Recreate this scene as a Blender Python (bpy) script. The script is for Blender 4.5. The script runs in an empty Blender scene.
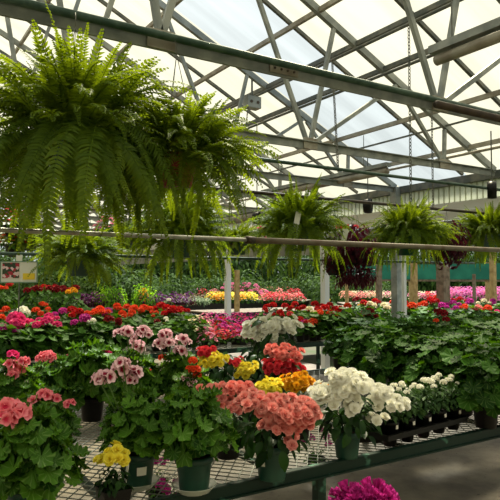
import bpy, math, random
import numpy as np
from mathutils import Vector, Matrix
random.seed(7)
rng = np.random.default_rng(7)
S = bpy.context.scene
COL = S.collection
PI = math.pi
FOC = 598.0
# ------------------------------------------------------------------ camera
EYE = Vector((0, 0, 1.6))
pitch = math.atan(28 / FOC)
F = Vector((0.536 * math.cos(pitch), 0.8442 * math.cos(pitch), math.sin(pitch)))
R = Vector((0.8442, -0.536, 0)).normalized()
U = R.cross(F).normalized()
cd = bpy.data.cameras.new('camera'); cam = bpy.data.objects.new('camera', cd); COL.objects.link(cam)
cam.location = EYE; cam.rotation_euler = F.to_track_quat('-Z', 'Y').to_euler()
cd.sensor_width = 36; cd.lens = 36 * FOC / 500; cd.clip_end = 300
S.camera = cam
# ------------------------------------------------------------------ sky, sun, exposure
w = bpy.data.worlds.new('sky'); S.world = w; w.use_nodes = True
wn = w.node_tree.nodes; bg = wn['Background']
tc = wn.new('ShaderNodeTexCoord'); sp = wn.new('ShaderNodeSeparateXYZ'); cr = wn.new('ShaderNodeValToRGB')
cr.color_ramp.elements[0].position = 0.0; cr.color_ramp.elements[0].color = (0.55, 0.60, 0.60, 1)
cr.color_ramp.elements[1].position = 0.5; cr.color_ramp.elements[1].color = (0.94, 0.98, 1.0, 1)
w.node_tree.links.new(tc.outputs['Generated'], sp.inputs[0]); w.node_tree.links.new(sp.outputs[2], cr.inputs[0])
w.node_tree.links.new(cr.outputs[0], bg.inputs[0]); bg.inputs[1].default_value = 0.80
sl = bpy.data.lights.new('sun', 'SUN'); sun = bpy.data.objects.new('sun', sl); COL.objects.link(sun)
sl.energy = 9.5; sl.angle = math.radians(12); sl.color = (1, 0.96, 0.88)
sun.rotation_euler = Vector((-0.42, -0.50, -1.0)).to_track_quat('-Z', 'Y').to_euler()
S.view_settings.view_transform = 'Standard'; S.view_settings.look = 'None'
S.view_settings.exposure = 0.5; S.view_settings.gamma = 1.0; S.view_settings.use_curve_mapping = False
S.cycles.max_bounces = 8; S.cycles.transparent_max_bounces = 16; S.cycles.transmission_bounces = 4
S.cycles.use_denoising = True

# ------------------------------------------------------------------ helpers: layout
def ray(px, py): return F + R * ((px - 250) / FOC) + U * ((250 - py) / FOC)
def onz(px, py, z):
    r = ray(px, py); t = (z - EYE.z) / r.z
    return EYE + r * t
def ony(px, py, Y):
    r = ray(px, py); return EYE + r * (Y / r.y)
def at(px, py, d): return EYE + ray(px, py) * d
def lin(c):
    c = [v / 255 for v in c]
    return tuple(v / 12.92 if v <= 0.04045 else ((v + 0.055) / 1.055) ** 2.4 for v in c) + (1,)

# ------------------------------------------------------------------ helpers: materials
MATS = {}
def newmat(name):
    m = bpy.data.materials.new(name); m.use_nodes = True
    n = m.node_tree.nodes; n.clear(); out = n.new('ShaderNodeOutputMaterial')
    return m, n, m.node_tree.links, out
def plain(name, c, rough=0.6, metal=0.0, noise=None, nscale=20, amt=0.5, spec=0.4, bump=0, lo=0.42, hi=0.62):
    if name in MATS: return MATS[name]
    m, n, l, out = newmat(name)
    p = n.new('ShaderNodeBsdfPrincipled'); l.new(p.outputs[0], out.inputs[0])
    p.inputs['Base Color'].default_value = lin(c); p.inputs['Roughness'].default_value = rough
    p.inputs['Metallic'].default_value = metal; p.inputs['Specular IOR Level'].default_value = spec
    if noise:
        t = n.new('ShaderNodeTexCoord'); nz = n.new('ShaderNodeTexNoise'); nz.inputs['Scale'].default_value = nscale; nz.inputs['Detail'].default_value = 6
        l.new(t.outputs['Object'], nz.inputs['Vector'])
        r = n.new('ShaderNodeValToRGB'); r.color_ramp.elements[0].color = lin(c); r.color_ramp.elements[1].color = lin(noise)
        r.color_ramp.elements[0].position = lo; r.color_ramp.elements[1].position = hi
        l.new(nz.outputs['Fac'], r.inputs[0]); l.new(r.outputs[0], p.inputs['Base Color'])
        if bump:
            b = n.new('ShaderNodeBump'); b.inputs['Strength'].default_value = bump; b.inputs['Distance'].default_value = 0.01
            l.new(nz.outputs['Fac'], b.inputs['Height']); l.new(b.outputs[0], p.inputs['Normal'])
    MATS[name] = m
    return m
def leafmat(name, c1, c2, trans=0.35, rough=0.45, vein=0.0, tip=None, tc=None, spec=0.1, hue=0.48, tv=2.1):
    """leaf: colour varies leaf to leaf between c1 and c2; some light passes through"""
    if name in MATS: return MATS[name]
    m, n, l, out = newmat(name)
    a = n.new('ShaderNodeAttribute'); a.attribute_name = 'v'
    s = n.new('ShaderNodeSeparateColor'); l.new(a.outputs['Color'], s.inputs[0])
    r = n.new('ShaderNodeValToRGB'); r.color_ramp.elements[0].color = lin(c1); r.color_ramp.elements[1].color = lin(c2)
    l.new(s.outputs[2], r.inputs[0]); col = r.outputs[0]
    if vein:
        mt = n.new('ShaderNodeMath'); mt.operation = 'MULTIPLY'; mt.inputs[1].default_value = 2 * PI * 9; l.new(s.outputs[1], mt.inputs[0])
        cs = n.new('ShaderNodeMath'); cs.operation = 'COSINE'; l.new(mt.outputs[0], cs.inputs[0])
        pw = n.new('ShaderNodeMapRange'); pw.inputs[1].default_value = 0.75; pw.inputs[2].default_value = 1.0; pw.inputs[4].default_value = vein; l.new(cs.outputs[0], pw.inputs[0])
        mx = n.new('ShaderNodeMix'); mx.data_type = 'RGBA'; l.new(pw.outputs[0], mx.inputs[0]); l.new(col, mx.inputs[6]); mx.inputs[7].default_value = lin((150, 180, 100))
        col = mx.outputs[2]
    if tip:
        mr = n.new('ShaderNodeMapRange'); mr.inputs[1].default_value = 0.2; mr.inputs[2].default_value = 1.0; l.new(s.outputs[0], mr.inputs[0])
        mx = n.new('ShaderNodeMix'); mx.data_type = 'RGBA'; l.new(mr.outputs[0], mx.inputs[0]); l.new(col, mx.inputs[6]); mx.inputs[7].default_value = lin(tip)
        col = mx.outputs[2]
    p = n.new('ShaderNodeBsdfPrincipled'); p.inputs['Roughness'].default_value = rough; p.inputs['Specular IOR Level'].default_value = spec
    l.new(col, p.inputs['Base Color'])
    tr = n.new('ShaderNodeBsdfTranslucent')
    if tc:
        tr.inputs[0].default_value = lin(tc)
    else:
        hs = n.new('ShaderNodeHueSaturation'); hs.inputs['Hue'].default_value = hue; hs.inputs['Saturation'].default_value = 1.1; hs.inputs['Value'].default_value = tv
        l.new(col, hs.inputs['Color']); l.new(hs.outputs[0], tr.inputs[0])
    ms = n.new('ShaderNodeMixShader'); ms.inputs[0].default_value = trans
    l.new(p.outputs[0], ms.inputs[1]); l.new(tr.outputs[0], ms.inputs[2]); l.new(ms.outputs[0], out.inputs[0])
    MATS[name] = m
    return m
def petalmat(name, inner, outer, trans=0.3, pos=(0.15, 0.75), var=0.25):
    """petal: inner colour at the throat, outer colour at the rim, slight change bloom to bloom"""
    if name in MATS: return MATS[name]
    m, n, l, out = newmat(name)
    a = n.new('ShaderNodeAttribute'); a.attribute_name = 'v'
    s = n.new('ShaderNodeSeparateColor'); l.new(a.outputs['Color'], s.inputs[0])
    r = n.new('ShaderNodeValToRGB'); r.color_ramp.elements[0].color = lin(inner); r.color_ramp.elements[1].color = lin(outer)
    r.color_ramp.elements[0].position = pos[0]; r.color_ramp.elements[1].position = pos[1]
    l.new(s.outputs[0], r.inputs[0])
    hs = n.new('ShaderNodeHueSaturation'); mr = n.new('ShaderNodeMapRange')
    mr.inputs[3].default_value = 1 - var; mr.inputs[4].default_value = 1 + var * 0.3
    l.new(s.outputs[2], mr.inputs[0]); l.new(mr.outputs[0], hs.inputs['Value']); l.new(r.outputs[0], hs.inputs['Color'])
    p = n.new('ShaderNodeBsdfPrincipled'); p.inputs['Roughness'].default_value = 0.6; p.inputs['Specular IOR Level'].default_value = 0.2
    l.new(hs.outputs[0], p.inputs['Base Color'])
    tr = n.new('ShaderNodeBsdfTranslucent'); l.new(hs.outputs[0], tr.inputs[0])
    ms = n.new('ShaderNodeMixShader'); ms.inputs[0].default_value = trans
    l.new(p.outputs[0], ms.inputs[1]); l.new(tr.outputs[0], ms.inputs[2]); l.new(ms.outputs[0], out.inputs[0])
    MATS[name] = m
    return m
def panelmat(name, tint, clear, streak=True):
    """roof sheet: lets tinted light straight through, scatters the rest"""
    m, n, l, out = newmat(name)
    t = n.new('ShaderNodeTexCoord'); mp = n.new('ShaderNodeMapping'); mp.inputs['Scale'].default_value = (0.25, 2.2, 0.25)
    nz = n.new('ShaderNodeTexNoise'); nz.inputs['Scale'].default_value = 1.6; nz.inputs['Detail'].default_value = 5
    l.new(t.outputs['Object'], mp.inputs[0]); l.new(mp.outputs[0], nz.inputs['Vector'])
    r = n.new('ShaderNodeValToRGB'); r.color_ramp.elements[0].color = lin([v * 0.93 for v in tint]); r.color_ramp.elements[1].color = lin(tint)
    r.color_ramp.elements[0].position = 0.35; r.color_ramp.elements[1].position = 0.62
    l.new(nz.outputs['Fac'], r.inputs[0])
    tp = n.new('ShaderNodeBsdfTransparent'); tl = n.new('ShaderNodeBsdfTranslucent'); ms = n.new('ShaderNodeMixShader')
    ms.inputs[0].default_value = 1 - clear
    l.new(r.outputs[0], tp.inputs[0]); l.new(r.outputs[0], tl.inputs[0])
    l.new(tp.outputs[0], ms.inputs[1]); l.new(tl.outputs[0], ms.inputs[2]); l.new(ms.outputs[0], out.inputs[0])
    return m

# ------------------------------------------------------------------ helpers: mesh building
class MB:
    def __init__(s): s.v = []; s.f = []; s.n = 0; s.a = []
    def raw(s, V, Fc, A=None):
        V = np.asarray(V, float)
        s.v.append(V); s.f.extend([tuple(i + s.n for i in f) for f in Fc]); s.n += len(V)
        if A is None: A = np.tile([0.5, 0.5, random.random()], (len(V), 1))
        s.a.append(np.asarray(A, float))
        return s
    def add(s, T, M=None, loc=(0, 0, 0), rnd=None):
        V, Fc, A = T
        A = A.copy(); A[:, 2] = random.random() if rnd is None else rnd
        W = V @ np.asarray(M, float).T if M is not None else V
        return s.raw(W + np.asarray(loc, float), Fc, A)
    def box(s, c, d, rot=None):
        x, y, z = [q / 2 for q in d]
        V = np.array([(i, j, k) for i in (-x, x) for j in (-y, y) for k in (-z, z)], float)
        if rot is not None: V = V @ np.asarray(rot, float).T
        return s.raw(V + np.asarray(c, float), [(0, 1, 3, 2), (4, 6, 7, 5), (0, 4, 5, 1), (2, 3, 7, 6), (0, 2, 6, 4), (1, 5, 7, 3)])
    def bar(s, a, b, wd, ht):
        """square bar from a to b; ht is its size in the upright direction"""
        a = Vector(a); b = Vector(b); d = b - a
        x = d.normalized(); up = Vector((0, 0, 1)) if abs(x.z) < 0.99 else Vector((1, 0, 0))
        y = up.cross(x).normalized(); z = x.cross(y)
        return s.box((a + b) / 2, (d.length, wd, ht), Matrix((x, y, z)).transposed())
    def angle(s, a, b, wd, ht, t=0.006, flip=1):
        """L-section rail from a to b"""
        a = Vector(a); b = Vector(b); x = (b - a).normalized(); y = Vector((0, 0, 1)).cross(x).normalized() * flip
        s.bar(a + Vector((0, 0, -ht / 2)), b + Vector((0, 0, -ht / 2)), t, ht)
        s.bar(a + y * wd / 2, b + y * wd / 2, wd, t)
        return s
    def tube(s, pts, rad, seg=8, closed=False):
        pts = [Vector(p) for p in pts]; n = len(pts)
        rs = rad if hasattr(rad, '__len__') else [rad] * n
        V = []; prev = None
        for i, p in enumerate(pts):
            if closed: t = (pts[(i + 1) % n] - pts[i - 1]).normalized()
            else: t = (pts[min(i + 1, n - 1)] - pts[max(i - 1, 0)]).normalized()
            if prev is None: u = t.orthogonal().normalized()
            else:
                u = prev - t * prev.dot(t); u.normalize()
            prev = u; v = t.cross(u)
            for k in range(seg):
                a = 2 * PI * k / seg; V.append(p + (u * math.cos(a) + v * math.sin(a)) * rs[i])
        Fc = []
        for i in range(n if closed else n - 1):
            j = (i + 1) % n
            for k in range(seg):
                k2 = (k + 1) % seg; Fc.append((i * seg + k, i * seg + k2, j * seg + k2, j * seg + k))
        if not closed: Fc += [tuple(range(seg))[::-1], tuple((n - 1) * seg + k for k in range(seg))]
        return s.raw([tuple(q) for q in V], Fc)
    def lathe(s, prof, seg=24, c=(0, 0, 0), cap=True):
        V = []; Fc = []; n = len(prof)
        for r, z in prof:
            for k in range(seg):
                a = 2 * PI * k / seg; V.append((c[0] + r * math.cos(a), c[1] + r * math.sin(a), c[2] + z))
        for i in range(n - 1):
            for k in range(seg):
                k2 = (k + 1) % seg; Fc.append((i * seg + k, i * seg + k2, (i + 1) * seg + k2, (i + 1) * seg + k))
        if cap: Fc.append(tuple(range(seg))[::-1])
        return s.raw(V, Fc)
    def mesh(s, name, mat, smooth=True):
        me = bpy.data.meshes.new(name)
        V = np.concatenate(s.v); me.from_pydata(V.tolist(), [], s.f)
        A = np.concatenate(s.a); at_ = me.attributes.new('v', 'FLOAT_COLOR', 'POINT')
        at_.data.foreach_set('color', np.hstack([A, np.ones((len(A), 1))]).astype(np.float32).ravel())
        if smooth: me.polygons.foreach_set('use_smooth', [True] * len(me.polygons))
        me.materials.append(mat); me.update()
        return me
    def ob(s, name, mat, parent=None, smooth=False): return link(name, s.mesh(name, mat, smooth), parent)
def link(name, me, parent=None, loc=None, rot=None, sc=None, mat=None):
    o = bpy.data.objects.new(name, me); COL.objects.link(o); o.parent = parent
    if loc is not None: o.location = loc
    if rot is not None: o.rotation_euler = rot
    if sc is not None: o.scale = (sc, sc, sc) if not hasattr(sc, '__len__') else sc
    if mat is not None:
        o.material_slots[0].link = 'OBJECT'; o.material_slots[0].material = mat
    return o
def tag(o, label, cat, group=None):
    o['label'] = label; o['category'] = cat
    if group: o['group'] = group
    return o
def thing(name, label, cat, loc=(0, 0, 0), rz=0, group=None, sc=1):
    o = bpy.data.objects.new(name, None); COL.objects.link(o); o.location = loc; o.rotation_euler = (0, 0, rz); o.scale = (sc, sc, sc)
    return tag(o, label, cat, group)
def struct(o): o['kind'] = 'structure'; return o
def copy_tree(o, parent=None, **kw):
    c = o.copy(); COL.objects.link(c); c.parent = parent
    for ch in KIDS.get(o.name, []): copy_tree(ch, c)
    return c
KIDS = {}
def remember(root):
    todo = [root]
    while todo:
        o = todo.pop(); ks = [k for k in COL.objects if k.parent == o]; KIDS[o.name] = ks; todo += ks
def place(root, loc, rz, sc, label=None, group=None):
    c = copy_tree(root); c.location = loc; c.rotation_euler = (0, 0, rz); c.scale = (sc, sc, sc)
    if label: c['label'] = label
    if group: c['group'] = group
    return c
def frame(nrm, spin=0.0):
    n = Vector(nrm).normalized(); x = n.orthogonal().normalized(); y = n.cross(x)
    a = math.cos(spin); b = math.sin(spin)
    return np.array(Matrix((x * a + y * b, y * a - x * b, n)).transposed())
def frame_dir(nrm, d):
    """z along nrm, x as near d as it goes"""
    n = Vector(nrm).normalized(); x = Vector(d); x = x - n * x.dot(n)
    if x.length < 1e-5: x = n.orthogonal()
    x.normalize(); y = n.cross(x)
    return np.array(Matrix((x, y, n)).transposed())

# ------------------------------------------------------------------ leaf and petal templates (V, F, A)
def t_lobed(lobes=7, depth=0.16, ruf=0.10, cup=0.25, rings=(0.4, 0.75, 1.0), seg=28, sharp=False):
    V = [(0, 0, 0)]; A = [(0, 0.5, 0)]; Fc = []
    for r in rings:
        for k in range(seg + 1):
            th = -PI * 0.93 + 2 * PI * 0.93 * k / seg
            w_ = math.cos(lobes * th)
            if sharp: w_ = 1 - 2 * abs(math.sin(lobes * th / 2)) ** 0.8
            q = 1 + depth * w_ * r * r - 0.12 * (abs(th) / PI) ** 4
            z = cup * r * r * 0.5 + ruf * r * r * math.sin(lobes * 2 * th + 0.7) + 0.07 * r * math.cos(lobes * th)
            V.append((r * q * math.cos(th), r * q * math.sin(th), z)); A.append((r, th / (2 * PI) + 0.5, 0))
    m = seg + 1
    for k in range(seg): Fc.append((0, 1 + k, 2 + k))
    for i in range(len(rings) - 1):
        for k in range(seg):
            a = 1 + i * m + k; Fc.append((a, a + m, a + m + 1, a + 1))
    V = np.array(V); V[:, 0] += 0.15
    return V, Fc, np.array(A, float)
def t_oval(asp=0.45, nl=4, bend=0.3, fold=0.2, wave=0.0):
    """pointed leaf from origin along +x, length 1"""
    V = []; A = []; Fc = []
    for i in range(nl + 1):
        t = i / nl; wd = asp * math.sin(PI * min(1, t * 0.92 + 0.06)) ** 0.8
        for j in (-1, 0, 1):
            V.append((t, j * wd * 0.5, -bend * t * t + abs(j) * fold * wd * 0.5 + wave * math.sin(t * 11 + j) * abs(j)))
            A.append((t, 0.5 + j * 0.2, 0))
    for i in range(nl):
        for j in range(2):
            a = i * 3 + j; Fc.append((a, a + 3, a + 4, a + 1))
    return np.array(V), Fc, np.array(A, float)
def t_petal(asp=0.9, cup=0.2, curl=0.1, nl=3, nw=3, ruf=0.05, notch=0.0):
    V = []; A = []; Fc = []
    for i in range(nl + 1):
        t = i / nl; wd = asp * (0.12 + math.sin(PI * (0.08 + 0.60 * t)) ** 1.2 * 0.88) * (1.0 if t < 0.99 else 0.72)
        for j in range(nw + 1):
            s_ = 2 * j / nw - 1
            x = t * (1 - 0.14 * s_ * s_ * t) - (notch * (1 - abs(s_)) if i == nl else 0)
            V.append((x, s_ * wd * 0.5, cup * t * t - curl * t ** 4 + 0.12 * s_ * s_ * t + ruf * math.sin(5 * s_ + 3 * t) * t))
            A.append((t, 0.5, 0))
    for i in range(nl):
        for j in range(nw):
            a = i * (nw + 1) + j; Fc.append((a, a + nw + 1, a + nw + 2, a + 1))
    return np.array(V), Fc, np.array(A, float)
def combine(parts):
    V = []; Fc = []; A = []; n = 0
    for T, M in parts:
        v = T[0] @ M[:3, :3].T + M[:3, 3]
        V.append(v); Fc += [tuple(i + n for i in f) for f in T[1]]; A.append(T[2]); n += len(v)
    return np.concatenate(V), Fc, np.concatenate(A)
def m4(rz, ry, sc, z=0):
    M = Matrix.Translation((0, 0, z)) @ Matrix.Rotation(rz, 4, 'Z') @ Matrix.Rotation(-ry, 4, 'Y') @ Matrix.Scale(sc, 4)
    return np.array(M)
PET = t_petal(0.95, 0.15, 0.12)
PETS = t_petal(0.9, 0.15, 0.1, 2, 2)
def t_five(pet=PET, tilt=0.25, sc=1.0, n=5, jit=0.1):
    return combine([(pet, m4(2 * PI * k / n + random.uniform(-jit, jit), tilt + random.uniform(-jit, jit), sc)) for k in range(n)])
def t_rose(nest=((7, 1.0, 0.15), (6, 0.86, 0.6), (5, 0.66, 0.95), (4, 0.42, 1.25))):
    P = t_petal(1.1, 0.28, 0.22, 3, 3, 0.06); ps = []
    for i, (n, sc, tilt) in enumerate(nest):
        for k in range(n):
            ps.append((P, m4(2 * PI * (k + 0.37 * i) / n + random.uniform(-.12, .12), tilt + random.uniform(-.12, .12), sc, 0.04 * i)))
    V, Fc, A = combine(ps)
    return V, Fc, A
ROSES = [t_rose() for _ in range(3)]
ROSE_LO = t_rose(((5, 1.0, 0.2), (4, 0.7, 0.85)))
FIVES = [t_five() for _ in range(3)]
FIVE_LO = t_five(PETS)
LEAF_G = [t_lobed(7, 0.10, 0.07, 0.25), t_lobed(7, 0.12, 0.10, -0.15), t_lobed(9, 0.09, 0.09, 0.4)]
LEAF_R = [t_lobed(7, 0.16, 0.14, 0.35, sharp=True), t_lobed(5, 0.2, 0.13, -0.1, sharp=True), t_lobed(7, 0.15, 0.16, 0.6, sharp=True)]
LEAF_LO = [t_lobed(5, 0.10, 0.10, 0.3, (0.5, 1.0), 10), t_lobed(5, 0.1, 0.12, -0.2, (0.5, 1.0), 10)]
OVAL = [t_oval(0.6, 4, 0.35, 0.3), t_oval(0.7, 4, 0.15, 0.4), t_oval(0.55, 4, 0.6, 0.2)]
OVAL_LO = [t_oval(0.5, 2, 0.3, 0.3), t_oval(0.6, 2, 0.1, 0.3)]

# ------------------------------------------------------------------ materials
G_GER = leafmat('geranium leaf', (18, 46, 12), (60, 104, 30), 0.2, 0.6, 0.22)
G_REG = leafmat('pelargonium leaf', (26, 60, 14), (80, 124, 36), 0.24, 0.42, 0.25)
G_BEG = leafmat('begonia leaf', (16, 38, 14), (38, 68, 24), 0.12, 0.35, 0.0)
G_BED = leafmat('bedding leaf', (26, 60, 18), (66, 106, 36), 0.2, 0.5)
G_GREY = leafmat('grey green leaf', (88, 112, 78), (140, 156, 118), 0.2, 0.6)
G_FERN = leafmat('fern leaf', (46, 72, 22), (104, 130, 42), 0.48, 0.45, hue=.465, tv=2.4)
G_LIME = leafmat('lime leaf', (70, 120, 34), (120, 164, 56), 0.4, 0.5)
G_PURP = leafmat('burgundy leaf', (34, 12, 22), (72, 26, 40), 0.12, 0.4, tc=(120, 30, 50))
G_BRN = leafmat('bronze grass blade', (70, 50, 30), (110, 76, 44), 0.2, 0.6, tc=(120, 90, 50))
G_TREE = leafmat('tree leaf', (32, 54, 22), (70, 98, 42), 0.2, 0.8)
STEM = plain('green stem', (84, 116, 50), 0.6)
WOODSTEM = plain('brown stem', (70, 52, 36), 0.8)
C = {
 'coral': petalmat('coral petal', (246, 106, 104), (255, 174, 164)),
 'salmon': petalmat('salmon petal', (232, 90, 90), (254, 158, 148)),
 'hotpink': petalmat('hot pink petal', (206, 16, 96), (248, 72, 146)),
 'magenta': petalmat('magenta petal', (150, 14, 104), (216, 58, 166)),
 'red': petalmat('red petal', (150, 8, 12), (214, 24, 28)),
 'rose': petalmat('rose red petal', (206, 24, 50), (240, 70, 84)),
 'darkred': petalmat('dark red petal', (92, 4, 14), (146, 12, 26)),
 'orange': petalmat('orange red petal', (220, 44, 14), (246, 86, 40)),
 'yellow': petalmat('yellow petal', (248, 208, 24), (255, 242, 84)),
 'gold': petalmat('golden petal', (236, 140, 8), (250, 190, 36)),
 'white': petalmat('white petal', (250, 246, 214), (255, 254, 244), 0.25, var=0.08),
 'cream': petalmat('cream petal', (232, 216, 160), (250, 240, 206), 0.25, var=0.1),
 'peach': petalmat('peach petal', (236, 120, 90), (250, 190, 160)),
 'pink': petalmat('pink petal', (224, 90, 140), (250, 160, 190)),
 'orchid': petalmat('orchid pink petal', (210, 70, 160), (244, 140, 205)),
 'purple': petalmat('purple petal', (50, 14, 60), (112, 40, 110)),
 'regal': petalmat('blotched pink petal', (150, 10, 54), (255, 216, 224), 0.25, (0.28, 0.6), 0.1),
 'regalpink': petalmat('coral pink petal with pale rim', (220, 50, 90), (255, 152, 164), 0.25, (0.2, 0.7), 0.12),
}
POTG = plain('dark green plastic', (22, 62, 50), 0.4, noise=(34, 78, 62), nscale=9)
POTB = plain('black plastic', (9, 9, 9), 0.45, spec=.25)
POTR = plain('terracotta red plastic', (128, 36, 26), 0.5)
SOIL = plain('potting soil', (48, 34, 24), 0.95, noise=(20, 14, 10), nscale=60)
WHITEP = plain('white plastic tag', (226, 226, 218), 0.5)
STEEL = plain('weathered galvanized steel', (120, 126, 124), 0.55, 0.35, noise=(150, 154, 148), nscale=6)
STEELD = plain('dark weathered steel', (82, 88, 86), 0.6, 0.3, noise=(112, 112, 104), nscale=8)
PIPEG = plain('green painted pipe', (34, 62, 50), 0.5, 0.1, noise=(62, 84, 70), nscale=14)
PIPER = plain('rusty pipe', (112, 104, 90), 0.6, 0.3, noise=(84, 60, 42), nscale=7, lo=0.5, hi=0.7)
PIPEB = plain('bare bright pipe', (176, 176, 164), 0.4, 0.5, noise=(140, 134, 120), nscale=12)
PIPED = plain('dark brown pipe', (52, 44, 38), 0.6, 0.2, noise=(74, 62, 50), nscale=9)
ALU = plain('grey conduit metal', (156, 152, 138), 0.5, 0.2, noise=(126, 118, 104), nscale=5)
BENCHG = plain('chipped green bench paint', (10, 38, 29), 0.5, 0.0, noise=(84, 136, 114), nscale=7, lo=0.60, hi=0.68, spec=.25)
MESHM = plain('galvanized expanded metal', (94, 100, 94), 0.5, 0.2, noise=(136, 140, 132), nscale=5)
WOOD = plain('weathered wood', (120, 108, 88), 0.85, noise=(90, 78, 60), nscale=12)
YWOOD = plain('pale yellow wood', (168, 146, 96), 0.8, noise=(140, 118, 72), nscale=12)
WPAINT = plain('white painted post', (206, 210, 208), 0.6)

# ------------------------------------------------------------------ ground, building
EX = 6.63; EZ = 1.6 + 1.36; SL = 0.49          # eave x, eave z, roof slope
RZ = EZ + SL * EX
def roofz(x): return RZ - SL * abs(x)
YS, YE = -3.0, 24.0
TR = [1.4, 3.07, 4.68, 6.37, 8.03, 9.7, 11.35, 13.0, 14.65, 16.3, 17.95, 19.6, 21.25, 22.9]

conc, n, l, out = newmat('concrete')
p = n.new('ShaderNodeBsdfPrincipled'); l.new(p.outputs[0], out.inputs[0]); p.inputs['Roughness'].default_value = 0.85
t = n.new('ShaderNodeTexCoord'); nz = n.new('ShaderNodeTexNoise'); nz.inputs['Scale'].default_value = 2.2; nz.inputs['Detail'].default_value = 9; nz.inputs['Roughness'].default_value = 0.65
rp = n.new('ShaderNodeValToRGB'); rp.color_ramp.elements[0].color = lin((84, 77, 66)); rp.color_ramp.elements[1].color = lin((132, 123, 106)); rp.color_ramp.elements[0].position = .35; rp.color_ramp.elements[1].position = .68
l.new(t.outputs['Object'], nz.inputs['Vector']); l.new(nz.outputs['Fac'], rp.inputs[0])
nz2 = n.new('ShaderNodeTexNoise'); nz2.inputs['Scale'].default_value = 22; nz2.inputs['Detail'].default_value = 4; l.new(t.outputs['Object'], nz2.inputs['Vector'])
r2 = n.new('ShaderNodeValToRGB'); r2.color_ramp.elements[0].color = (.35, .33, .3, 1); r2.color_ramp.elements[1].color = (1, 1, 1, 1); r2.color_ramp.elements[0].position = .27; r2.color_ramp.elements[1].position = .36
l.new(nz2.outputs['Fac'], r2.inputs[0])
mx = n.new('ShaderNodeMix'); mx.data_type = 'RGBA'; mx.blend_type = 'MULTIPLY'; mx.inputs[0].default_value = 1; l.new(rp.outputs[0], mx.inputs[6]); l.new(r2.outputs[0], mx.inputs[7]); l.new(mx.outputs[2], p.inputs['Base Color'])
b = MB(); b.box((0, 10.5, -0.05), (14, 27.4, 0.1)); struct(b.ob('floor', conc))
GRAV = plain('outdoor gravel and soil', (82, 80, 60), 0.95, noise=(66, 80, 44), nscale=1.5)
b = MB(); b.box((20, 20, -0.2), (160, 160, 0.16)); struct(b.ob('ground', GRAV))

CREAM = panelmat('yellowed fibreglass sheet', (236, 230, 206), 0.85)
CLEAR = panelmat('clear glazing sheet', (226, 232, 232), 0.92)
def roofsheet(name, y0, y1, mat, dz=0.06):
    m = MB()
    for sx in (-1, 1):
        nseg = 1
        a = np.array([(0, y0, RZ + dz), (sx * (EX + 0.12), y0, RZ + dz - SL * (EX + .12)), (sx * (EX + 0.12), y1, RZ + dz - SL * (EX + .12)), (0, y1, RZ + dz)])
        m.raw(a, [(0, 1, 2, 3)])
    return struct(m.ob(name, mat))
roofsheet('ceiling', YS, 5.16, CREAM); roofsheet('window_1', 5.16, 6.37, CLEAR); roofsheet('ceiling_far', 6.37, YE, CREAM).name = 'ceiling.001'
# seams: thin aluminium battens where sheets overlap
m = MB()
for i, y in enumerate([0.6, 2.2, 3.9, 5.16, 7.2, 8.9, 10.5, 12.2, 13.8, 15.5, 17.1, 18.8, 20.4, 22.1]):
    for sx in (-1, 1): m.bar((0, y, RZ + 0.02), (sx * EX, y, EZ + 0.02), 0.035, 0.04)
struct(m.ob('trim_1', STEELD))
# right side: upper band of siding above the open side
CORR = panelmat('white corrugated sheet', (214, 216, 200), 0.3)
WSIDE = plain('white painted boards', (206, 206, 196), .6)
SIDE = plain('grey siding boards', (132, 132, 120), 0.7, noise=(108, 108, 98), nscale=3)
m = MB()
for i in range(299):
    y = YS + 0.1 + i * 0.09; m.box((EX + 0.108, y, EZ - 0.20), (0.012, 0.012, 0.24))
m.box((EX + 0.125, (YS + YE) / 2, EZ - 0.20), (0.02, YE - YS, 0.24))
struct(m.ob('wall_right', CORR))
m = MB(); m.box((EX + 0.12, (YS + YE) / 2, EZ - 0.04), (0.16, YE - YS, 0.10)); struct(m.ob('trim_2', STEELD))
m = MB()
for k in range(2, 5): m.box((EX + 0.12 + 0.01 * (k % 2), (YS + YE) / 2, EZ - 0.38 - 0.125 * k), (0.03, YE - YS, 0.122), Matrix.Rotation(0.12, 3, 'Y'))
struct(m.ob('wall_right_siding', SIDE)).name = 'wall_right.001'
m = MB()
for k in range(2): m.box((EX + 0.10 - .02 * k, (YS + YE) / 2, EZ - 0.38 - 0.125 * k), (0.03, YE - YS, 0.118), Matrix.Rotation(-0.25, 3, 'Y'))
struct(m.ob('wall_right_boards', WSIDE)).name = 'wall_right.002'
# left and far ends
FIB = panelmat('fibreglass end wall', (226, 228, 205), 0.35)
m = MB(); m.box((-EX - 0.1, (YS + YE) / 2, EZ / 2), (0.04, YE - YS, EZ)); struct(m.ob('wall_left', SIDE))  # unseen wall, made opaque to hold back light from the left
m = MB(); V = [(-EX, YE, 2.9), (EX, YE, 2.9), (EX, YE, EZ), (0, YE, RZ), (-EX, YE, EZ)]; m.raw(V, [(0, 1, 2, 3, 4)]); struct(m.ob('wall_far', FIB))
m = MB(); m.box((0, YE, 2.85), (2 * EX, .1, .1)); struct(m.ob('trim_3', STEELD))
m = MB(); V = [(-EX, YS, 0), (EX, YS, 0), (EX, YS, EZ), (0, YS, RZ), (-EX, YS, EZ)]; m.raw(V, [(0, 1, 2, 3, 4)]); struct(m.ob('wall_near', SIDE))  # unseen wall behind the camera, made opaque so sides facing it stay dark

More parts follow.
